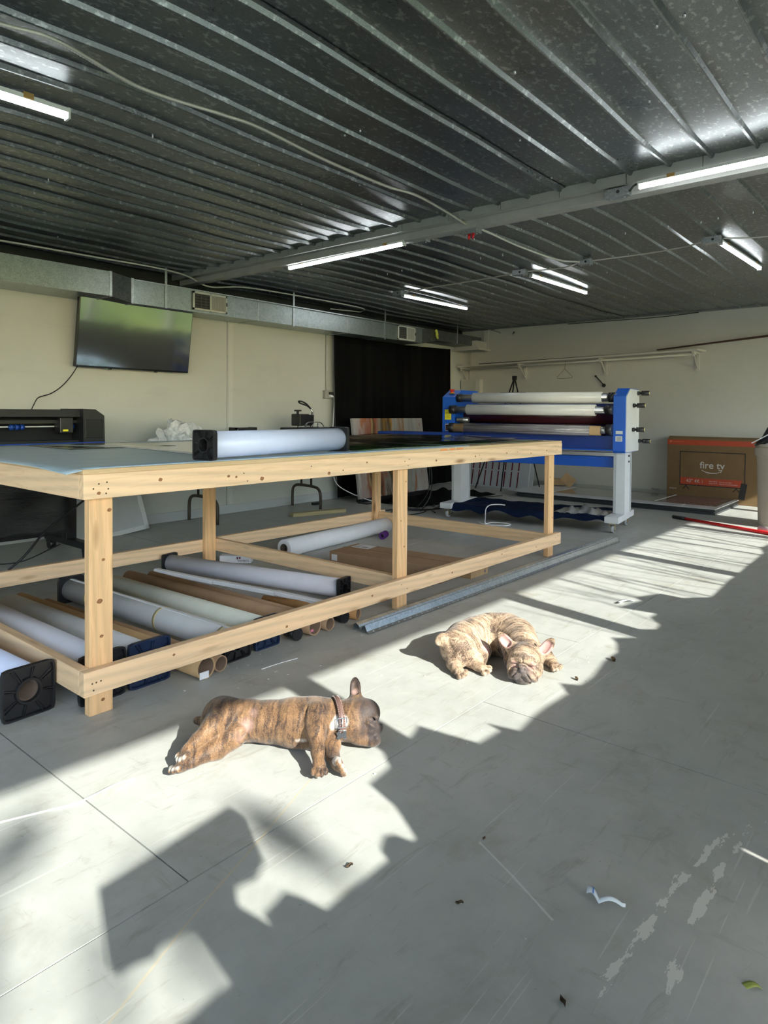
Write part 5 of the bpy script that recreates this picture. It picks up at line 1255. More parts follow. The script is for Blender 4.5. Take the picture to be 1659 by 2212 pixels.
for k in range(150):
    x = rq.choice([1.2, 1.8, 2.4, 3.0, 3.6, 4.4, 5.0, 5.6, 6.2, 7.0, 7.8, 8.5])+rq.uniform(-.03, .03); y = RY0 + rq.randint(-4, 23)*PITCH_R + rq.choice([-.045, .048]); z = 2.452 if x > 3.9 else 2.466
    m_.cyl((x, y, z-.008), (x, y, z+.02), .005, 6)
m_.build('roofing_screw', ALU, ceil, kind='stuff')
# ------------------------------------------------------------------ animals: one continuous body each, meshed from a smooth implicit figure
class Body:
    def __init__(s, lo, hi, h):
        s.h = h; s.lo = np.array(lo, float); n = np.ceil((np.array(hi)-s.lo)/h).astype(int)+1; s.n = n
        s.F = np.full(n, 1.0, np.float32); s.paint = []
        s.ax = [s.lo[i]+h*np.arange(n[i], dtype=np.float32) for i in range(3)]
    def _win(s, lo, hi):
        a = [max(0, int((lo[i]-s.lo[i])/s.h)) for i in range(3)]; b = [min(s.n[i], int((hi[i]-s.lo[i])/s.h)+2) for i in range(3)]
        sl = tuple(slice(a[i], b[i]) for i in range(3))
        g = np.meshgrid(*[s.ax[i][sl[i]] for i in range(3)], indexing='ij', sparse=True)
        return sl, g
    def _merge(s, sl, d, k, cut=False):
        A = s.F[sl]
        if cut: hh = np.clip(.5-.5*(A+d)/k, 0, 1); s.F[sl] = A*(1-hh) - d*hh + k*hh*(1-hh)
        else: hh = np.clip(.5+.5*(A-d)/k, 0, 1); s.F[sl] = A*(1-hh) + d*hh - k*hh*(1-hh)
    def cone(s, a, b, ra, rb, k=.02, cut=False):
        a = np.array(a, float); b = np.array(b, float); m = max(ra, rb)+k+.012
        sl, g = s._win(np.minimum(a, b)-m, np.maximum(a, b)+m)
        ba = b-a; L = float(ba@ba)+1e-9
        t = np.clip(((g[0]-a[0])*ba[0]+(g[1]-a[1])*ba[1]+(g[2]-a[2])*ba[2])/L, 0, 1)
        d = np.sqrt((g[0]-a[0]-t*ba[0])**2+(g[1]-a[1]-t*ba[1])**2+(g[2]-a[2]-t*ba[2])**2) - (ra+(rb-ra)*t)
        s._merge(sl, d, k, cut); return s
    def chain(s, pts, k=.02, cut=False):
        for (a, ra), (b, rb) in zip(pts, pts[1:]): s.cone(a, b, ra, rb, k, cut)
        return s
    def ell(s, c, r, R=None, k=.02, cut=False):
        """ellipsoid, R = 3 row vectors (axes)"""
        c = np.array(c, float); r = np.array(r, float); R = np.eye(3) if R is None else np.array(R, float)
        m = r.max()+k+.012; sl, g = s._win(c-m, c+m)
        q = [((g[0]-c[0])*R[i][0]+(g[1]-c[1])*R[i][1]+(g[2]-c[2])*R[i][2])/r[i] for i in range(3)]
        k0 = np.sqrt(q[0]**2+q[1]**2+q[2]**2)+1e-6; k1 = np.sqrt((q[0]/r[0])**2+(q[1]/r[1])**2+(q[2]/r[2])**2)+1e-6
        s._merge(sl, k0*(k0-1)/k1, k, cut); return s
    def engrave(s, a, b, w, depth, n, c, reach=.10, k=1.0):
        """press a line into the surface, seen along n (only on the side of c that n points to)"""
        a = np.array(a, float); b = np.array(b, float); n = np.array(n, float); m = w*2.5+reach
        sl, g = s._win(np.minimum(a, b)-m, np.maximum(a, b)+m)
        ba = b-a; ba = ba-n*(ba@n); L = float(ba@ba)+1e-9
        q = [g[i]-a[i] for i in range(3)]; qn = q[0]*n[0]+q[1]*n[1]+q[2]*n[2]
        q = [q[i]-n[i]*qn for i in range(3)]
        t = np.clip((q[0]*ba[0]+q[1]*ba[1]+q[2]*ba[2])/L, 0, 1)
        d2 = sum((q[i]-t*ba[i])**2 for i in range(3))
        side = np.clip(((g[0]-c[0])*n[0]+(g[1]-c[1])*n[1]+(g[2]-c[2])*n[2])/.02, 0, 1)
        s.F[sl] += depth*np.exp(-d2/(w*w))*side*np.clip(1-np.abs(s.F[sl])/.02, 0, 1); return s
    def mesh(s, smooth=2):
        F = s.F; n = s.n; h = s.h
        zi = np.searchsorted(s.ax[2], 0.0)
        F = np.maximum(F, (0.001-s.ax[2])[None, None, :])      # rests flat on the floor
        I = F < 0
        cs = [(i, j, k) for i in (0, 1) for j in (0, 1) for k in (0, 1)]
        sh = lambda A, c: A[c[0]:n[0]-1+c[0], c[1]:n[1]-1+c[1], c[2]:n[2]-1+c[2]]
        cnt = sum(sh(I, c).astype(np.int8) for c in cs)
        act = (cnt > 0) & (cnt < 8); idx = np.full(act.shape, -1, np.int32); W_ = np.argwhere(act); idx[act] = np.arange(len(W_))
        P = np.zeros((len(W_), 3)); N = np.zeros(len(W_))
        val = {c: F[W_[:, 0]+c[0], W_[:, 1]+c[1], W_[:, 2]+c[2]] for c in cs}
        for c in cs:
            for ax in range(3):
                if c[ax]: continue
                e = list(c); e[ax] = 1; e = tuple(e); a, b = val[c], val[e]; m = (a < 0) != (b < 0)
                t = a[m]/(a[m]-b[m]); q = np.tile(np.array(c, float), (m.sum(), 1)); q[:, ax] = t
                P[m] += q; N[m] += 1
        P = (P/N[:, None]+W_)*h + s.lo
        quads = []
        for ax in range(3):
            u, v = (ax+1) % 3, (ax+2) % 3
            a = [slice(1, n[i]-1) for i in range(3)]; a[ax] = slice(0, n[ax]-1); b = list(a); b[ax] = slice(1, n[ax])
            A, B = I[tuple(a)], I[tuple(b)]; E = np.argwhere(A != B)
            base = E.copy(); 
            for i in range(3):
                if i != ax: base[:, i] += 1
            def at(du, dv):
                q = base.copy(); q[:, u] += du; q[:, v] += dv; return idx[q[:, 0], q[:, 1], q[:, 2]]
            Q = np.stack([at(-1, -1), at(0, -1), at(0, 0), at(-1, 0)], 1)
            fl = ~A[E[:, 0], E[:, 1], E[:, 2]]; Q[fl] = Q[fl][:, ::-1]; quads.append(Q)
        Q = np.concatenate(quads); Q = Q[(Q >= 0).all(1)]
        for _ in range(smooth):
            S = np.zeros_like(P); C = np.zeros(len(P))
            for i in range(4):
                a, b = Q[:, i], Q[:, (i+1) % 4]
                for x, y in ((a, b), (b, a)):
                    C += np.bincount(x, minlength=len(P))
                    for d in range(3): S[:, d] += np.bincount(x, weights=P[y, d], minlength=len(P))
            P = .5*P + .5*S/np.maximum(C, 1)[:, None]
        return P, Q
    def dab(s, c, r, ch, v=1.0, soft=.6): s.paint.append((np.array(c, float), r, ch, v, soft)); return s
def body_object(B, name, mat, parent, spine, loc_transform=None):
    P, Q = B.mesh()
    me = bpy.data.meshes.new(name); me.from_pydata(P.tolist(), [], Q.tolist()); me.update()
    me.polygons.foreach_set('use_smooth', np.ones(len(Q), bool))
    col = np.zeros((len(P), 4), np.float32); col[:, 3] = 1
    for c, r, ch, v, soft in B.paint:
        d = np.linalg.norm(P-c, axis=1)/r; w = np.clip((1-d)/soft, 0, 1); w = w*w*(3-2*w)*abs(v)
        if v > 0: col[:, ch] = np.maximum(col[:, ch], w)
        else: col[:, ch] *= 1-w
    at = me.color_attributes.new('paint', 'FLOAT_COLOR', 'POINT'); at.data.foreach_set('color', col.ravel())
    # position along the back, for the brindle striping
    sp = np.array(spine, float); L = 0; best = np.full(len(P), 1e9); tt = np.zeros(len(P))
    for a, b in zip(sp, sp[1:]):
        ba = b-a; l = np.linalg.norm(ba); t = np.clip(((P-a)@ba)/(l*l), -.5 if L == 0 else 0, 1)
        d = np.linalg.norm(P-a-t[:, None]*ba, axis=1); m = d < best; best[m] = d[m]; tt[m] = L+t[m]*l; L += l
    at = me.attributes.new('spine', 'FLOAT', 'POINT'); at.data.foreach_set('value', tt.astype(np.float32))
    me.materials.append(mat); o = bpy.data.objects.new(name, me); COL.objects.link(o); o.parent = parent
    return o
def mat_brindle(name, dark, mid, lite, pink, white, muzzle, s1=60, bal=.5, freckle=0.0):
    m = NT(name); co = m.coord('Object')
    a = m.n('ShaderNodeAttribute', attribute_name='paint'); ch = m.sep(a.outputs['Vector'])
    sp = m.n('ShaderNodeAttribute', attribute_name='spine').outputs['Fac']
    x, y, z = m.sep(co)[0:3]
    wob = m.math('MULTIPLY', m.math('SUBTRACT', m.noise(co, 14, 3, .6), .5), .05)
    v = m.comb(m.math('MULTIPLY', m.math('ADD', sp, wob), s1), m.math('MULTIPLY', m.math('ADD', y, x), 9), m.math('MULTIPLY', z, 11))
    st = m.noise(v, 1.0, 5, .62, .6)
    fine = m.noise(co, 300, 3, .7)
    blot = m.noise(co, 17, 4, .6)
    f = m.math('ADD', m.math('ADD', m.math('MULTIPLY', st, .50), m.math('MULTIPLY', blot, .30)), m.math('MULTIPLY', fine, .34))
    col = m.ramp(f, [(.43+bal*.08, dark), (.585+bal*.06, mid), (.74+bal*.08, lite)])
    if freckle:
        fr = m.voro(co, 190); col = m.mix(m.math('MULTIPLY', m.ramp(fr, [(.18, 1.0), (.30, 0.0)]), freckle), col, dark)
    hair = m.noise(m.coord('Object', scale=(1, 1, 1)), 420, 2, .6)
    mz = m.mix(m.math('MULTIPLY', m.ramp(m.noise(co, 60, 4, .7), [(.52, 0.0), (.8, .30)]), 1.0), muzzle, mid)
    col = m.mix(m.math('MULTIPLY', ch[2], .96), col, mz)
    pk = m.mix(m.ramp(m.noise(co, 45, 4, .7), [(.35, .0), (.8, .5)]), pink, mid)
    col = m.mix(m.math('MULTIPLY', ch[0], .9), col, pk)
    col = m.mix(ch[1], col, white)
    nrm = m.bump(m.noise(co, 260, 3, .6), .35, .0025); nrm = m.bump(m.noise(co, 42, 3, .6), .25, .005, nrm)
    m.set(color=col, rough=.62, spec=.32, sheen=.15, normal=nrm); return m.mat
def axes(d, n):
    """rows: length axis d, width axis, thickness axis n"""
    d = np.array(d, float); d /= np.linalg.norm(d); n = np.array(n, float); n -= d*(n@d); n /= np.linalg.norm(n)
    return [d, np.cross(n, d), n]
def paw(B, p, d, up, r, pads=True, spread=.85):
    """four toes at the end of a leg; d = pointing direction, up = back of the paw"""
    p = np.array(p, float); d = np.array(d, float); d /= np.linalg.norm(d); up = np.array(up, float); up -= d*(up@d); up /= np.linalg.norm(up); w = np.cross(d, up)
    B.ell(p + d*r*.15, (r*.90, r*.84, r*.60), [d, w, up], .007)
    for q, f in ((-1.3, .2), (-.46, .75), (.46, .75), (1.3, .2)):
        b = p + w*q*r*.70*spread + d*r*(.80+.55*f) - up*r*.08
        B.ell(b, (r*.52, r*.33, r*.42), [d, w, up], .0018)
        e = b + d*r*.50 + up*r*.02
        B.cone(b+d*r*.25+up*r*.10, e+d*r*.10, r*.11, r*.05, .002)           # claw
        B.dab(b+d*r*.25-up*r*.30, r*.44, 1, .72, .9); B.dab(b-d*r*.45, r*.5, 2, .7, .9)  # pale toe tips; dark dabs paint the shade between the toes
    return w

# ---- brindle dog stretched out asleep on its side (local x = towards the head, y = away from its belly)
D1 = (1.475, 1.70, 0.0); A1 = math.atan2(-.795, .606)
dog1 = thing('dog', 'brown brindle dog in a leather collar asleep stretched out on its side in sunlight', 'dog', D1, A1, 'sleeping dogs')
B = Body((-.32, -.27, -.01), (.42, .15, .24), .0030)
B.chain([((-.185,.010,.070),.066), ((-.10,.012,.071),.062), ((-.02,.008,.071),.063), ((.06,.006,.075),.071), ((.13,.006,.077),.073), ((.185,.014,.077),.063), ((.235,.022,.075),.056)], .026)
B.ell((-.195,.016,.073), (.055,.062,.068), None, .026)
B.ell((.09,-.012,.072), (.10,.070,.070), None, .026)           # rib cage
B.ell((.145,-.035,.090), (.048,.052,.064), None, .026)         # shoulder and fore chest
B.ell((-.168,-.010,.096), (.056,.066,.050), None, .022)       # upper haunch
# head, turned half up on its cheek: s forward, u towards the crown, n towards the camera
HC1 = np.array((.276,.018,.084)); RS = [np.array((1.,0,0)), np.array((0,.6,.8)), np.array((0,-.8,.6))]
def K(f, u, n): return HC1 + RS[0]*(f-.275) + RS[1]*u + RS[2]*n
B.ell(K(.268,.000,0), (.058,.066,.066), RS, .02)
B.ell(K(.300,.020,0), (.046,.044,.056), RS, .016)              # forehead
B.ell(K(.262,-.030,.002), (.052,.040,.062), RS, .016)          # cheek
B.cone((.225,.020,.076), K(.255,0,0), .056, .060, .02)         # nape
B.ell(K(.316,-.030,0), (.036,.030,.048), RS, .008)             # short muzzle
B.cone(K(.275,-.052,.004), K(.322,-.060,.0), .030, .026, .008) # lower jaw
B.ell(K(.338,-.062,0), (.014,.017,.030), RS, .006)             # chin
B.ell(K(.349,-.024,0), (.008,.013,.020), RS, .005)             # nose
B.ell(K(.328,-.003,.034), (.018,.012,.018), RS, .007)          # brow
B.cone(K(.345,-.006,.026), K(.318,-.007,.052), .0052, .0042, .005, True)    # eye fold and stop
B.cone(K(.350,-.006,-.026), K(.345,-.006,.026), .0055, .0055, .005, True)
B.cone(K(.304,-.018,.056), K(.316,-.010,.052), .0040, .0040, .005, True)
B.cone(K(.301,-.028,.055), K(.328,-.042,.047), .0042, .0048, .004, True)    # line of the lips
B.cone(K(.328,-.042,.047), K(.355,-.051,.018), .0048, .0052, .004, True)
B.cone(K(.355,-.051,.018), K(.358,-.051,-.02), .0052, .0052, .004, True)
B.ell(K(.318,-.027,.047), (.022,.0085,.010), axes(K(.352,-.045,.03)-K(.298,-.018,.05), RS[2]), .004)   # smooth dark flew
B.cone(K(.290,-.050,.055), K(.325,-.066,.040), .0030, .0032, .005, True)    # jaw wrinkles
B.cone(K(.296,-.040,.057), K(.318,-.055,.048), .0026, .0026, .005, True)
# ear
eb, et = K(.262,.058,.012), K(.254,.128,.004)
R = axes(et-eb, (-.12,-1.,.35)); c = eb*.48+et*.52
B.ell(c, (.042,.0205,.0075), R, .008); B.ell(eb, (.022,.022,.016), R, .014)
B.ell(c+np.array(R[2])*.006-np.array(R[0])*.007, (.030,.0125,.0070), R, .004, True)
# tail stub
B.cone((-.245,.018,.060), (-.272,.010,.066), .020, .013, .012)
# upper hind leg
B.chain([((-.172,-.026,.100),.050), ((-.190,-.088,.094),.034), ((-.222,-.142,.076),.019), ((-.240,-.165,.062),.0165)], .014)
# lower hind leg
B.chain([((-.135,-.045,.046),.044), ((-.168,-.108,.036),.035), ((-.222,-.172,.028),.020), ((-.246,-.202,.023),.017)], .012)
# upper front leg
B.chain([((.135,-.036,.112),.044), ((.148,-.092,.092),.030), ((.162,-.152,.056),.0195), ((.171,-.188,.036),.018)], .012)
# lower front leg, elbow on the floor
B.chain([((.150,-.045,.050),.036), ((.194,-.072,.038),.030), ((.203,-.116,.030),.021), ((.222,-.164,.028),.0185)], .012)
paw(B, (-.242,-.174,.060), (-.35,-.75,-.55), (.55,.35,-.9), .026)
paw(B, (-.247,-.207,.026), (-.55,-.80,-.05), (.5,.2,-.9), .025)
paw(B, (.173,-.192,.036), (.15,-.92,-.30), (.0,.3,1), .025)
w = paw(B, (.226,-.172,.030), (.42,-.90,.05), (-.75,-.35,-.45), .028)
B.ell((.225,-.186,.048), (.017,.013,.008), axes((.8,-.3,.3), (-.1,-.5,1)), .004)  # sole pad
B.dab((.225,-.190,.052), .020, 1, .8, .5); B.dab((-.19,.03,.13), .085, 2, .38, .9); B.dab((-.10,.055,.12), .06, 2, .30, .9); B.dab((.02,.06,.12), .06, 2, .28, .9); B.dab((.15,.055,.12), .055, 2, .25, .9)
# flank fold, skin creases at the neck and elbow
B.cone((-.128,-.062,.112), (-.098,-.01,.142), .008, .005, .012, True)
B.cone((.108,-.050,.145), (.100,-.085,.110), .006, .005, .012, True)
B.ell((-.115,-.070,.072), (.030,.018,.020), None, .015)
# coat patches: bare belly, white chest blaze, dark face
B.dab((-.110,-.066,.062), .034, 0, .75, .9); B.dab((-.085,-.055,.085), .034, 0, .6, .9); B.dab((-.068,-.03,.115), .026, 0, .35, .9)
B.dab((.212,-.040,.098), .027, 1, .95, .5); B.dab((.232,-.036,.098), .026, 1, .95, .5); B.dab((.190,-.048,.092), .022, 1, .9, .5); B.dab((.112,-.078,.058), .011, 1, .8, .9); B.dab((.103,-.079,.056), .011, 1, .8, .9); B.dab((.093,-.079,.055), .010, 1, .7, .9); B.dab((.084,-.079,.054), .009, 1, .6, .9)
B.dab(K(.340,-.03,.02), .062, 2, 1, .5); B.dab(K(.31,.03,.04), .075, 2, .9, .7); B.dab(K(.30,-.05,.05), .05, 2, .8, .8); B.dab((.25,.09,.17), .07, 2, .8, .5)
B.dab(c+np.array(R[2])*.004-np.array(R[0])*.01, .016, 0, .7, .7)
M1 = mat_brindle('brindle_coat_brown', (.030,.017,.012), (.185,.10,.047), (.36,.225,.125), (.42,.26,.23), (.58,.54,.49), (.034,.025,.025), 62, .75)
spine1 = [(-.26,.01,.08), (-.1,.01,.08), (.06,.0,.08), (.2,.01,.08), (.36,.0,.08)]
b1 = body_object(B, 'body', M1, dog1, spine1); b1['label'] = 'brown brindle body'
# collar
LEA = simple('brown_leather', (.13,.075,.062), .4, 0, .5, .12, .1, 200)
def oval(cx, ry, rz, cy, cz_, tilt, t0, t1, n, off=0):
    pts = []
    for i in range(n+1):
        a = t0+(t1-t0)*i/n; y = cy+ry*math.cos(a); z = max(.004, cz_+rz*math.sin(a))
        pts.append(Vector((cx+tilt*(cy-y)+off, y, z)))
    return pts
def band(mb, pts, w, th):
    L = []
    for i, p in enumerate(pts):
        t = (pts[min(i+1, len(pts)-1)]-pts[max(i-1, 0)]).normalized(); s_ = Vector((1, .28, 0)); s_ = (s_-t*s_.dot(t)).normalized(); nrm = t.cross(s_)
        L.append([mb.bm.verts.new(p+s_*w*a+nrm*th*b) for a, b in ((-.5, .5), (.5, .5), (.5, -.5), (-.5, -.5))])
    for A, Bv in zip(L, L[1:]):
        for k in range(4): f = mb.bm.faces.new((A[k], A[(k+1) % 4], Bv[(k+1) % 4], Bv[k])); f.smooth = k in (0, 2)
    mb.bm.faces.new(L[0]); mb.bm.faces.new(L[-1][::-1]); bmesh.ops.recalc_face_normals(mb.bm, faces=mb.bm.faces[:])
col_pts = oval(.203, .075, .076, .012, .078, .36, math.radians(-12), math.radians(196), 40)
m_ = MB(); band(m_, col_pts, .019, .003); cl = m_.build('collar', LEA, dog1, world=False); cl['label'] = 'brown leather collar'
m_ = MB()
for k in range(2, 39):
    for sgn in (-1, 1):
        p = col_pts[k]; t = (col_pts[min(k+1, 40)]-col_pts[k-1]).normalized(); s_ = Vector((1, .28, 0)); s_ = (s_-t*s_.dot(t)).normalized(); nr = (p-Vector((.203, .012, .078))); nr = (nr-s_*nr.dot(s_)).normalized()
        m_.sphere(p+s_*.0075*sgn+nr*.0018, .0009, 5, 4)
m_.build('stitching', simple('pale_thread', (.6,.52,.5), .6), cl, world=False)
CHR = simple('chrome_buckle', (.62,.62,.64), .18, .95, .5)
bp = col_pts[33]; bt = (col_pts[35]-col_pts[31]).normalized(); bn = (bp-Vector((.203, .012, .078))); bn.x = 0; bn.normalize(); bs_ = bn.cross(bt).normalized()
Mb_ = Matrix((bs_, bt, bn)).transposed().to_4x4(); Mb_.translation = bp+bn*.004
m_ = MB()
q = [Vector((-.015, -.014, 0)), Vector((.015, -.014, 0)), Vector((.015, .014, 0)), Vector((-.015, .014, 0))]
m_.tube([Mb_ @ p for p in (q[0], q[1], q[2], q[3])], .0022, 8, closed=True); m_.tube([Mb_ @ Vector((0, -.014, .001)), Mb_ @ Vector((0, .014, .003))], .0016, 6); m_.tube([Mb_ @ Vector((-.013, .022, 0)), Mb_ @ Vector((.013, .022, 0))], .002, 6)
m_.build('buckle', CHR, cl, world=False)
Mt = Mb_ @ Matrix.Translation((-.004, .036, .002)) @ Matrix.Rotation(.35, 4, 'X')
m_ = MB()
for x in (-.010, .010):
    for y in (-.006, .006): m_.cyl(Mt @ Vector((x, y, -.001)), Mt @ Vector((x, y, .001)), .0062, 14)
m_.box((-.010, -.006, -.001), (.010, .006, .001), 0, Mt); m_.build('name_tag', CHR, cl, world=False)

# ---- fawn brindle dog curled up asleep, chin on the floor, face to the camera
D2 = (2.55, 1.48, 0.0)
dog2 = thing('dog', 'pale grey fawn brindle dog curled up asleep with chin on floor facing the camera', 'dog', D2, 0.0, 'sleeping dogs')
B = Body((-.26, -.30, -.01), (.33, .28, .25), .0030)
sp2 = [((-.085,.160,.085),.078), ((-.01,.172,.090),.074), ((.075,.165,.088),.078), ((.150,.130,.090),.084), ((.180,.065,.092),.086), ((.155,.0,.094),.080), ((.095,-.060,.090),.070), ((.045,-.095,.088),.064)]
B.chain(sp2, .035)
B.ell((.165,.06,.08), (.085,.10,.085), None, .03)
B.ell((.150,-.015,.085), (.075,.070,.083), None, .03)
hf = np.array((-.955,-.296,0.)); hl = np.array((.296,-.955,0.)); hu = np.array((0,0,1.)); HC = np.array((-.022,-.143,.082))
HS = .90
def H(f, l, u): return HC+(hf*f+hl*l+hu*u)*HS
RH = [hf, hl, hu]
B.ell(H(0,0,.005), np.array((.070,.076,.072))*HS, RH, .03)
B.ell(H(.035,0,.020), np.array((.045,.062,.050))*HS, RH, .02)
for sg in (-1, 1):
    B.ell(H(.018,sg*.046,-.035), np.array((.050,.038,.044))*HS, RH, .018)       # cheeks
    B.ell(H(.078,sg*.027,-.044), np.array((.030,.027,.031))*HS, RH, .006)       # hanging flews
    B.ell(H(.060,sg*.050,-.052), np.array((.034,.024,.028))*HS, RH, .010)
B.ell(H(.070,0,-.034), np.array((.036,.034,.026))*HS, RH, .008)                # muzzle
B.ell(H(.056,0,-.078), np.array((.036,.040,.018))*HS, RH, .010)                # chin on the floor
B.ell(H(.080,0,-.056), np.array((.020,.026,.026))*HS, RH, .006)
B.ell(H(.082,0,-.004), np.array((.018,.026,.012))*HS, RH, .006)                # horseshoe fold over the nose
B.ell(H(.100,0,-.020), np.array((.011,.0165,.0115))*HS, RH, .003)              # nose
for sg in (-1, 1):
    B.ell(H(.058,sg*.044,.006), np.array((.020,.022,.015))*HS, RH, .007)       # lids
    B.engrave(H(.074,sg*.026,-.004), H(.056,sg*.062,-.002), 0.0043, 0.0043, hf, HC+hf*.03)   # closed eyes
    B.engrave(H(.094,sg*.006,.004), H(.088,sg*.030,-.008), 0.0042, 0.0042, hf, HC+hf*.03)   # fold over the muzzle
    B.engrave(H(.088,sg*.030,-.008), H(.072,sg*.056,-.032), 0.0046, 0.0046, hf, HC+hf*.03)
    B.engrave(H(.072,sg*.056,-.032), H(.052,sg*.070,-.062), 0.0042, 0.0042, hf, HC+hf*.03)
    B.engrave(H(.112,sg*.008,-.021), H(.106,sg*.012,-.015), 0.0029, 0.0029, hf, HC+hf*.03)   # nostrils
    B.engrave(H(.110,sg*.004,-.052), H(.100,sg*.034,-.074), 0.0034, 0.0034, hf, HC+hf*.03)   # mouth line
    B.engrave(H(.100,sg*.034,-.074), H(.072,sg*.062,-.080), 0.0040, 0.0040, hf, HC+hf*.03)
    for q in (.0, .012, .024):
        B.cone(H(.104,sg*(.022+q*.5),-.030-q*.4), H(.096,sg*(.036+q*.5),-.052-q*.7), .0026, .0022, .003, True)   # muzzle wrinkles
    for q in range(5): B.dab(H(.074-.0045*q,sg*(.026+.009*q),-.004+.0005*q), .0065, 2, .95, .7)
    for q in range(4): B.dab(H(.110-.003*q,sg*(.004+.010*q),-.052-.007*q), .006, 2, 1, .7)
B.engrave(H(.112,0,-.030), H(.112,0,-.056), 0.0029, 0.0029, hf, HC+hf*.03)     # philtrum
B.dab(H(.104,0,-.020), .020, 2, 1, .3)
B.engrave(H(.096,-.018,.002), H(.096,.018,.002), 0.0052, 0.0052, hf, HC+hf*.03)
B.engrave(H(.088,0,.006), H(.078,0,.040), 0.0040, 0.0040, hf, HC+hf*.03)       # furrow of the brow
for k, a in enumerate((.060, .075)):   # rolls of skin behind the skull
    B.engrave(H(-.02-.022*k,-.045,a-.012*k), H(-.02-.022*k,.045,a-.012*k), 0.0040, 0.0040, hu, HC)
# folds of loose skin behind the head
for q, rr in ((-.085, .098), (-.108, .103)):
    for i in range(8):
        a0, a1 = math.radians(38+i*13), math.radians(38+(i+1)*13)
        B.cone(H(q,-.080*math.cos(a0),-.025+rr*math.sin(a0)), H(q,-.080*math.cos(a1),-.025+rr*math.sin(a1)), .0050, .0050, .010, True)
# ears
ears = {}
for sg, bs, tp in ((-1, H(-.012,-.066,.036), H(-.022,-.124,.086)), (1, H(-.012,.064,.024), H(-.035,.112,.088))):
    R = axes(tp-bs, hf*1.0+hl*(.25*-sg)+hu*.25); c = bs*.45+tp*.55
    B.ell(c, (.050,.0245,.0085), R, .009); B.ell(bs, (.026,.026,.017), R, .018)
    B.ell(c+np.array(R[2])*.0068-np.array(R[0])*.004, (.037,.0155,.0078), R, .004, True)
    B.dab(c+np.array(R[2])*.004, .034, 0, 1, .45); B.dab(c-np.array(R[0])*.02+np.array(R[2])*.004, .024, 0, .9, .5)
# haunch, hind legs
B.ell((-.062,.118,.080), (.072,.060,.066), None, .014)
B.ell((-.100,.165,.066), (.054,.054,.056), None, .02)
CV = np.array((-.86,-.50,.12)); CV /= np.linalg.norm(CV)
for a_, b_ in (((-.13,.185,.135), (-.13,.155,.09)), ((-.13,.155,.09), (-.13,.130,.045)), ((.0,.145,.155), (-.01,.100,.120)), ((-.01,.100,.120), (-.02,.065,.075))): B.engrave(a_, b_, .009, .007, CV, (-.06,.12,.08), .08)
B.chain([((-.075,.110,.070),.055), ((-.130,.128,.040),.034), ((-.155,.138,.028),.023), ((-.182,.100,.024),.021), ((-.190,.080,.022),.020)], .014)
B.chain([((-.010,.080,.060),.044), ((-.060,.060,.046),.034), ((-.085,.085,.030),.024), ((-.095,.045,.026),.021), ((-.098,.025,.024),.020)], .012)
paw(B, (-.192,.078,.022), (-.35,-.9,-.05), (-.35,.1,.9), .027)
paw(B, (-.099,.022,.024), (-.15,-.95,-.02), (-.35,.1,.9), .027)
# near foreleg and chest under the ear, far forepaw past the cheek
B.chain([((.075,-.040,.060),.055), ((.030,-.055,.045),.042)], .02)
B.chain([((.150,-.080,.060),.050), ((.172,-.135,.042),.032), ((.160,-.170,.028),.023), ((.142,-.190,.024),.020)], .014)
paw(B, (.140,-.193,.023), (-.55,-.80,-.05), (-.3,-.1,.95), .026)
# tail flap
R = axes((-.35,.45,-.75), (-.75,-.6,.0)); B.ell((-.158,.196,.122), (.030,.024,.014), R, .012); B.cone((-.12,.18,.125), (-.15,.19,.130), .022, .020, .012)
# skin creases over the haunch
B.dab((-.03,.055,.075), .035, 0, .9, .6); B.dab((-.11,.175,.05), .03, 0, .5, .6); B.dab((.0,.10,.13), .055, 0, .4, .9); B.dab((-.145,.148,.030), .022, 0, .7, .6)
for sg in (-1, 1): B.dab(H(.075,sg*.042,-.006), .026, 0, .45, .7)
B.dab(H(.09,0,-.045), .062, 2, .92, .6); B.dab(H(.08,.035,-.065), .040, 2, .75, .7); B.dab(H(.08,-.035,-.065), .042, 2, .85, .7); B.dab(H(.07,0,.045), .035, 2, .45, .9)
M2 = mat_brindle('brindle_coat_fawn', (.050,.028,.018), (.42,.29,.19), (.82,.71,.57), (.52,.27,.26), (.60,.56,.50), (.070,.058,.058), 85, .70, .62)
b2 = body_object(B, 'body', M2, dog2, [p for p, r in sp2] + [tuple(HC), tuple(H(.12,0,-.04))]); b2['label'] = 'pale grey fawn brindle body'
# ------------------------------------------------------------------ small things lying on the floor
def ribbon(name, pts, w, mat, label, cat, lift=.002):
    P = smoothpath(pts, 8); m_ = MB(); L = []
    for i, p in enumerate(P):
        t = (P[min(i+1, len(P)-1)]-P[max(i-1, 0)]).normalized(); n = Vector((-t.y, t.x, 0))
        L.append([m_.bm.verts.new(p+n*w*.5), m_.bm.verts.new(p-n*w*.5), m_.bm.verts.new(p-n*w*.5-Vector((0,0,.0008))), m_.bm.verts.new(p+n*w*.5-Vector((0,0,.0008)))])
    for A, Bv in zip(L, L[1:]):
        for k in range(4): m_.bm.faces.new((A[k], A[(k+1) % 4], Bv[(k+1) % 4], Bv[k]))
    m_.bm.faces.new(L[0]); m_.bm.faces.new(L[-1][::-1]); bmesh.ops.recalc_face_normals(m_.bm, faces=m_.bm.faces[:])
    c = P[len(P)//2]
    return single(name, m_, mat, label, cat, (c.x, c.y, 0))
ribbon('paper_strip', [(.62, 1.955, .003), (.704, 1.926, .004), (.807, 1.888, .003), (.87, 1.864, .003), (.92, 1.850, .010), (.985, 1.846, .016), (1.053, 1.857, .004)], .008, WHT, 'long thin white paper strip curling on the sunlit floor at far left', 'strip')
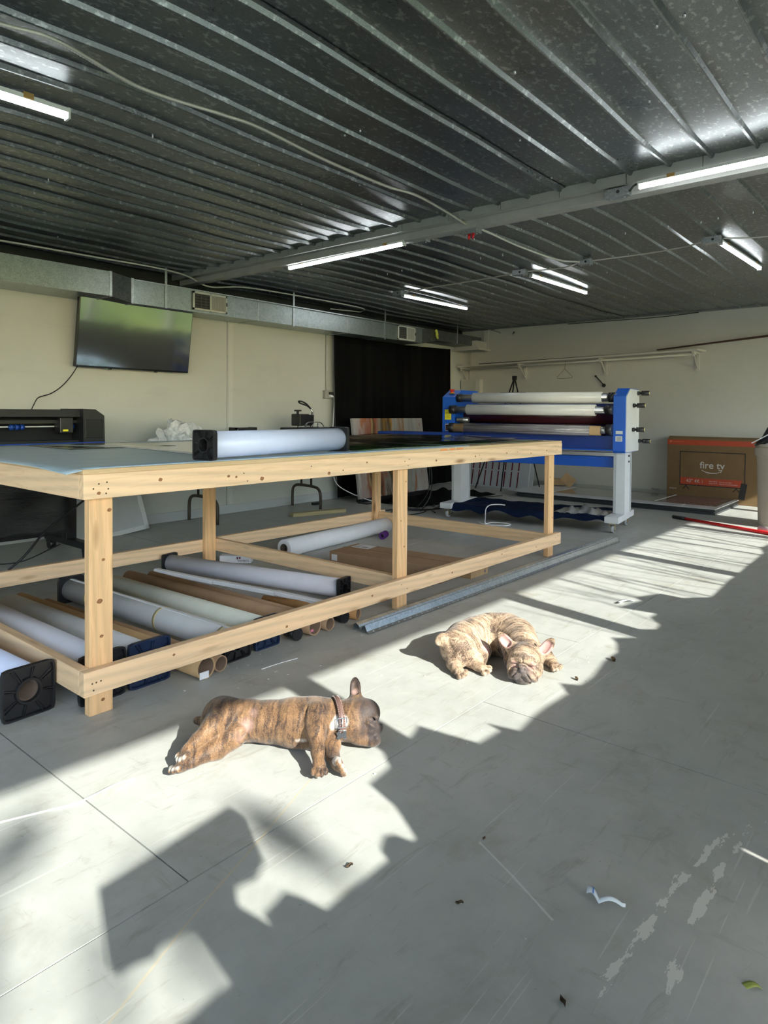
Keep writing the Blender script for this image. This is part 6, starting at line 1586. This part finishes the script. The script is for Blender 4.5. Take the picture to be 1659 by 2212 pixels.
sc = thing('label_scrap', 'crumpled blue and white scrap of label on the shaded floor', 'scrap', (1.480, .590, 0), 0)
def scfn(u, v):
    a = Vector((1.489, .622)); b = Vector((1.470, .585)); c_ = Vector((1.492, .533))
    p = a.lerp(b, u*2) if u < .5 else b.lerp(c_, u*2-1)
    w_ = .024*(1-.75*u)
    return (p.x+(v-.5)*w_*1.0, p.y+(v-.5)*w_*.3, .004+.012*abs(math.sin(u*6.5))+.006*math.sin(v*PI))
m_ = MB(); m_.grid(16, 4, scfn, thick=.0008); m_.build('paper', simple('scrap_white', (.62,.66,.70), .5), sc)
m_ = MB(); m_.grid(3, 4, lambda u, v: tuple(Vector(scfn(.24+u*.05, v))+Vector((0,0,.0008)))); m_.grid(12, 2, lambda u, v: tuple(Vector(scfn(.25+u*.7, .86+v*.14))+Vector((0,0,.0008)))); m_.build('blue_print', simple('scrap_blue', (.05,.18,.50), .45), sc)
m_ = MB(); m_.grid(8, 3, lambda u, v: (3.90+u*.10+.01*v, 1.455-u*.05+v*.022, .004+.010*math.sin(u*PI)), thick=.001)
single('paper_scrap', m_, WHT, 'small white paper scrap on the floor right of the curled dog', 'scrap', (3.95, 1.44, 0))
m_ = MB(); m_.grid(4, 2, lambda u, v: (3.88+u*.025, 1.465-u*.012+v*.018, .005), thick=.001)
single('dark_scrap', m_, BLK, 'tiny dark scrap touching the white paper scrap', 'scrap', (3.89, 1.465, 0))
LEAF = simple('dry_leaf', (.085,.055,.030), .8); rl = random.Random(12)
for (x, y, r, lab) in ((1.189, 1.098, .010, 'dry leaf crumb in the sunlit patch below the stretched dog'), (2.972, 1.135, .020, 'curled dry leaf on the floor right of the curled dog'), (2.655, 1.168, .014, 'small dry leaf below right of the curled dog'), (1.173, .534, .011, 'dark leaf crumb on the shaded floor near the bottom edge'), (1.496, .905, .007, 'small brown crumb in the middle of the shaded floor'), (1.261, .825, .009, 'brown crumb left of the blue label scrap')):
    m_ = MB(); ph = rl.uniform(0, 6)
    m_.grid(5, 4, lambda u, v: (x+(u-.5)*r*2*math.cos(ph)-(v-.5)*r*math.sin(ph)*math.sin(u*PI), y+(u-.5)*r*2*math.sin(ph)+(v-.5)*r*math.cos(ph)*math.sin(u*PI), .002+r*.5*abs(v-.5)*2+r*.2*math.sin(u*7)), thick=.0006)
    single('dry_leaf', m_, LEAF, lab, 'leaf', (x, y, 0))
m_ = MB(); m_.grid(6, 3, lambda u, v: (1.452-u*.02+v*.008, .252+u*.03+v*.012, .003+.004*math.sin(u*5)), thick=.0006)
single('green_leaf', m_, simple('yellow_green_leaf', (.32,.36,.08), .6), 'yellow green leaf at the lower right edge of the floor', 'leaf', (1.445, .27, 0))
m_ = MB()
for k in range(70):
    x, y = rl.uniform(1.5, 2.6), rl.uniform(2.05, 2.40)
    if k > 35: x, y = rl.uniform(.9, 3.5), rl.uniform(.5, 2.3)
    r = rl.uniform(.0012, .0035); m_.cbox((x, y, r*.4), (r*2.4, r*1.2, r*.8), 0, rl.uniform(0, 3))
o = m_.build('floor_crumb', simple('pale_crumb', (.5,.48,.42), .8)); o['kind'] = 'stuff'; tag(o, 'scattered tiny pale crumbs of paint and dust on the floor', 'dust')
m_ = MB(); m_.tube(smoothpath([(1.86, 2.24, .003), (1.95, 2.235, .003), (2.05, 2.22, .003)]), .0018, 5); single('thread', m_, WHT, 'white thread on the floor before the lower front rail', 'thread', (1.95, 2.23, 0))

# ------------------------------------------------------------------ on the window sill and in the yard (seen only by their shade and in the television)
SILL = .8585
def cut(label, poly, base):  # unseen boards added on the sill, outline cut to the shadow they cast
    m_ = MB(); m_.prism([(x, max(z, SILL)) for x, z in poly], 'y', YW-.008, YW+.012)
    return single('window_board', m_, simple('grey_shadow_board', (.42,.42,.40), .7), label, 'board', base, 'added shadow-casting boards on the window sill')
cut('added shadow board with a raised corner flag, first on the sill', [(.447,.8585),(.447,.936),(.45,.975),(.437,1.012),(.406,1.019),(.358,1.018),(.346,1.009),(.312,1.016),(.274,1.016),(.267,1.031),(.313,1.156),(.474,1.164),(.70,1.177),(.707,1.145),(.683,1.09),(.667,1.042),(.62,1.024),(.589,1.03),(.566,1.029),(.547,1.002),(.583,.941),(.583,.8585)], (.5, YW, SILL))
cut('small low added shadow board, second on the sill', [(.585,.8585),(.585,.958),(.659,.968),(.684,.943),(.729,.866),(.731,.8585)], (.65, YW, SILL))
cut('jagged added shadow board under the post, third on the sill', [(.817,.8585),(.831,.903),(.919,.899),(.934,.93),(.974,.944),(1.001,.936),(1.03,.894),(1.083,.978),(1.094,1.051),(1.205,1.06),(1.269,1.125),(1.368,1.095),(1.466,1.115),(1.547,.988),(1.674,.983),(1.677,1.02),(1.731,.954),(1.865,.964),(1.95,.964),(2.13,.958),(2.13,.8585)], (1.5, YW, SILL))
cut('long low jagged added shadow board, last on the sill', [(2.132,.8585),(2.132,.958),(2.195,.996),(2.248,.957),(2.376,.956),(2.566,.974),(2.72,.973),(2.832,1.001),(2.881,1.027),(2.99,.971),(3.033,1.039),(3.191,.959),(3.28,.965),(3.361,1.01),(3.456,1.007),(3.387,1.126),(3.622,1.096),(3.67,1.126),(3.876,1.077),(3.888,1.002),(4.058,.93),(4.508,.943),(5.069,.946),(5.75,.951),(5.96,.985),(6.6,.96),(8.9,.95),(8.9,.8585)], (5, YW, SILL))
BARK = simple('grey_bark', (.13,.10,.075), .9, 0, .2, .2, .3, 60)
m = NT('leaf_green'); n = m.noise(m.coord('Object'), 2.5, 3, .6); dif = m.n('ShaderNodeBsdfDiffuse'); trl = m.n('ShaderNodeBsdfTranslucent')
cc = m.ramp(n, [(.3, (.10,.17,.025)), (.7, (.22,.30,.05))]); m.link(cc, dif); m.link(cc, trl); ad = m.n('ShaderNodeAddShader'); m.link(dif, ad, 0, 0); m.link(trl, ad, 0, 1); m.link(ad, m.out, 0, 0); LEAFG = m.mat
rt = random.Random(31)
for k, (x, h) in enumerate(((2.62, 3.4), (3.05, 3.7), (3.42, 3.2), (3.95, 3.8), (4.35, 3.3), (4.62, 3.6), (5.15, 3.9), (5.4, 3.4), (5.95, 3.7), (6.3, 3.3), (6.9, 3.8))):
    y = -2.75-rt.uniform(0, .5)
    t = thing('sapling', 'bare thin sapling growing by the canopy outside, number %s from the street door' % ['one','two','three','four','five','six','seven','eight','nine','ten','eleven'][k], 'tree', (x, y, -.06), 0, 'bare saplings outside the windows')
    m_ = MB(); m_.tube(smoothpath([(x, y, -.03), (x+rt.uniform(-.05,.05), y, 1.2), (x+rt.uniform(-.1,.1), y+rt.uniform(-.05,.05), 2.2), (x+rt.uniform(-.15,.15), y, h)], 5), [.022-.0009*i for i in range(16)], 6)
    m_.build('trunk', BARK, t)
    m_ = MB()
    for q in range(7):
        z0 = rt.uniform(1.7, 2.7); dx = rt.uniform(-.45, .45)
        m_.tube(smoothpath([(x, y, z0), (x+dx*.4, y+rt.uniform(-.1,.1), z0+.35), (x+dx, y+rt.uniform(-.2,.2), z0+.9)], 4), [.009-.0007*i for i in range(9)], 5)
    m_.build('branch', BARK, t)
def leafy(name, label, x, y, zc, r, n, size, seed, hgt=None):
    t = thing(name, label, 'tree', (x, y, -.06)); rg = random.Random(seed)
    m_ = MB(); m_.tube([(x, y, -.06), (x+.1, y, zc*.6), (x, y, zc+r*.3)], [.14, .10, .04], 8); m_.build('trunk', BARK, t)
    m_ = MB()
    for k in range(n):
        d = Vector((rg.gauss(0, 1), rg.gauss(0, 1), rg.gauss(0, 1))); d = d.normalized()*(rg.random()**.5)*r; p = Vector((x, y, zc))+Vector((d.x, d.y, d.z*(hgt or .8)))
        e = Euler((rg.uniform(0, 6), rg.uniform(0, 6), rg.uniform(0, 6))).to_matrix(); s_ = size*rg.uniform(.6, 1.3)
        m_._new([p+e @ Vector(q)*s_ for q in ((-1, 0, 0), (-.2, -.45, .08), (1, 0, 0), (-.2, .45, .08))], [(0, 1, 2, 3)])
    m_.build('foliage', LEAFG, t, kind='stuff')
leafy('shade_tree', 'loose leafy tree in the yard casting soft dapples at the left of the floor', -1.85, -8.3, 5.3, 1.05, 170, .13, 5)
for k, (x, y, zc, r) in enumerate(((3, -19, 3.2, 2.6), (8.5, -18, 3.4, 2.9), (14, -20, 3.6, 3.0), (19, -17, 3.0, 2.6), (25, -19, 3.6, 3.2), (31, -16, 3.2, 3.0))):
    leafy('yard_tree', 'round green tree across the lawn outside, %s from the left' % ['first','second','third','fourth','fifth','sixth'][k], x, y, zc, r, 1400, .36, 40+k, 1.0)
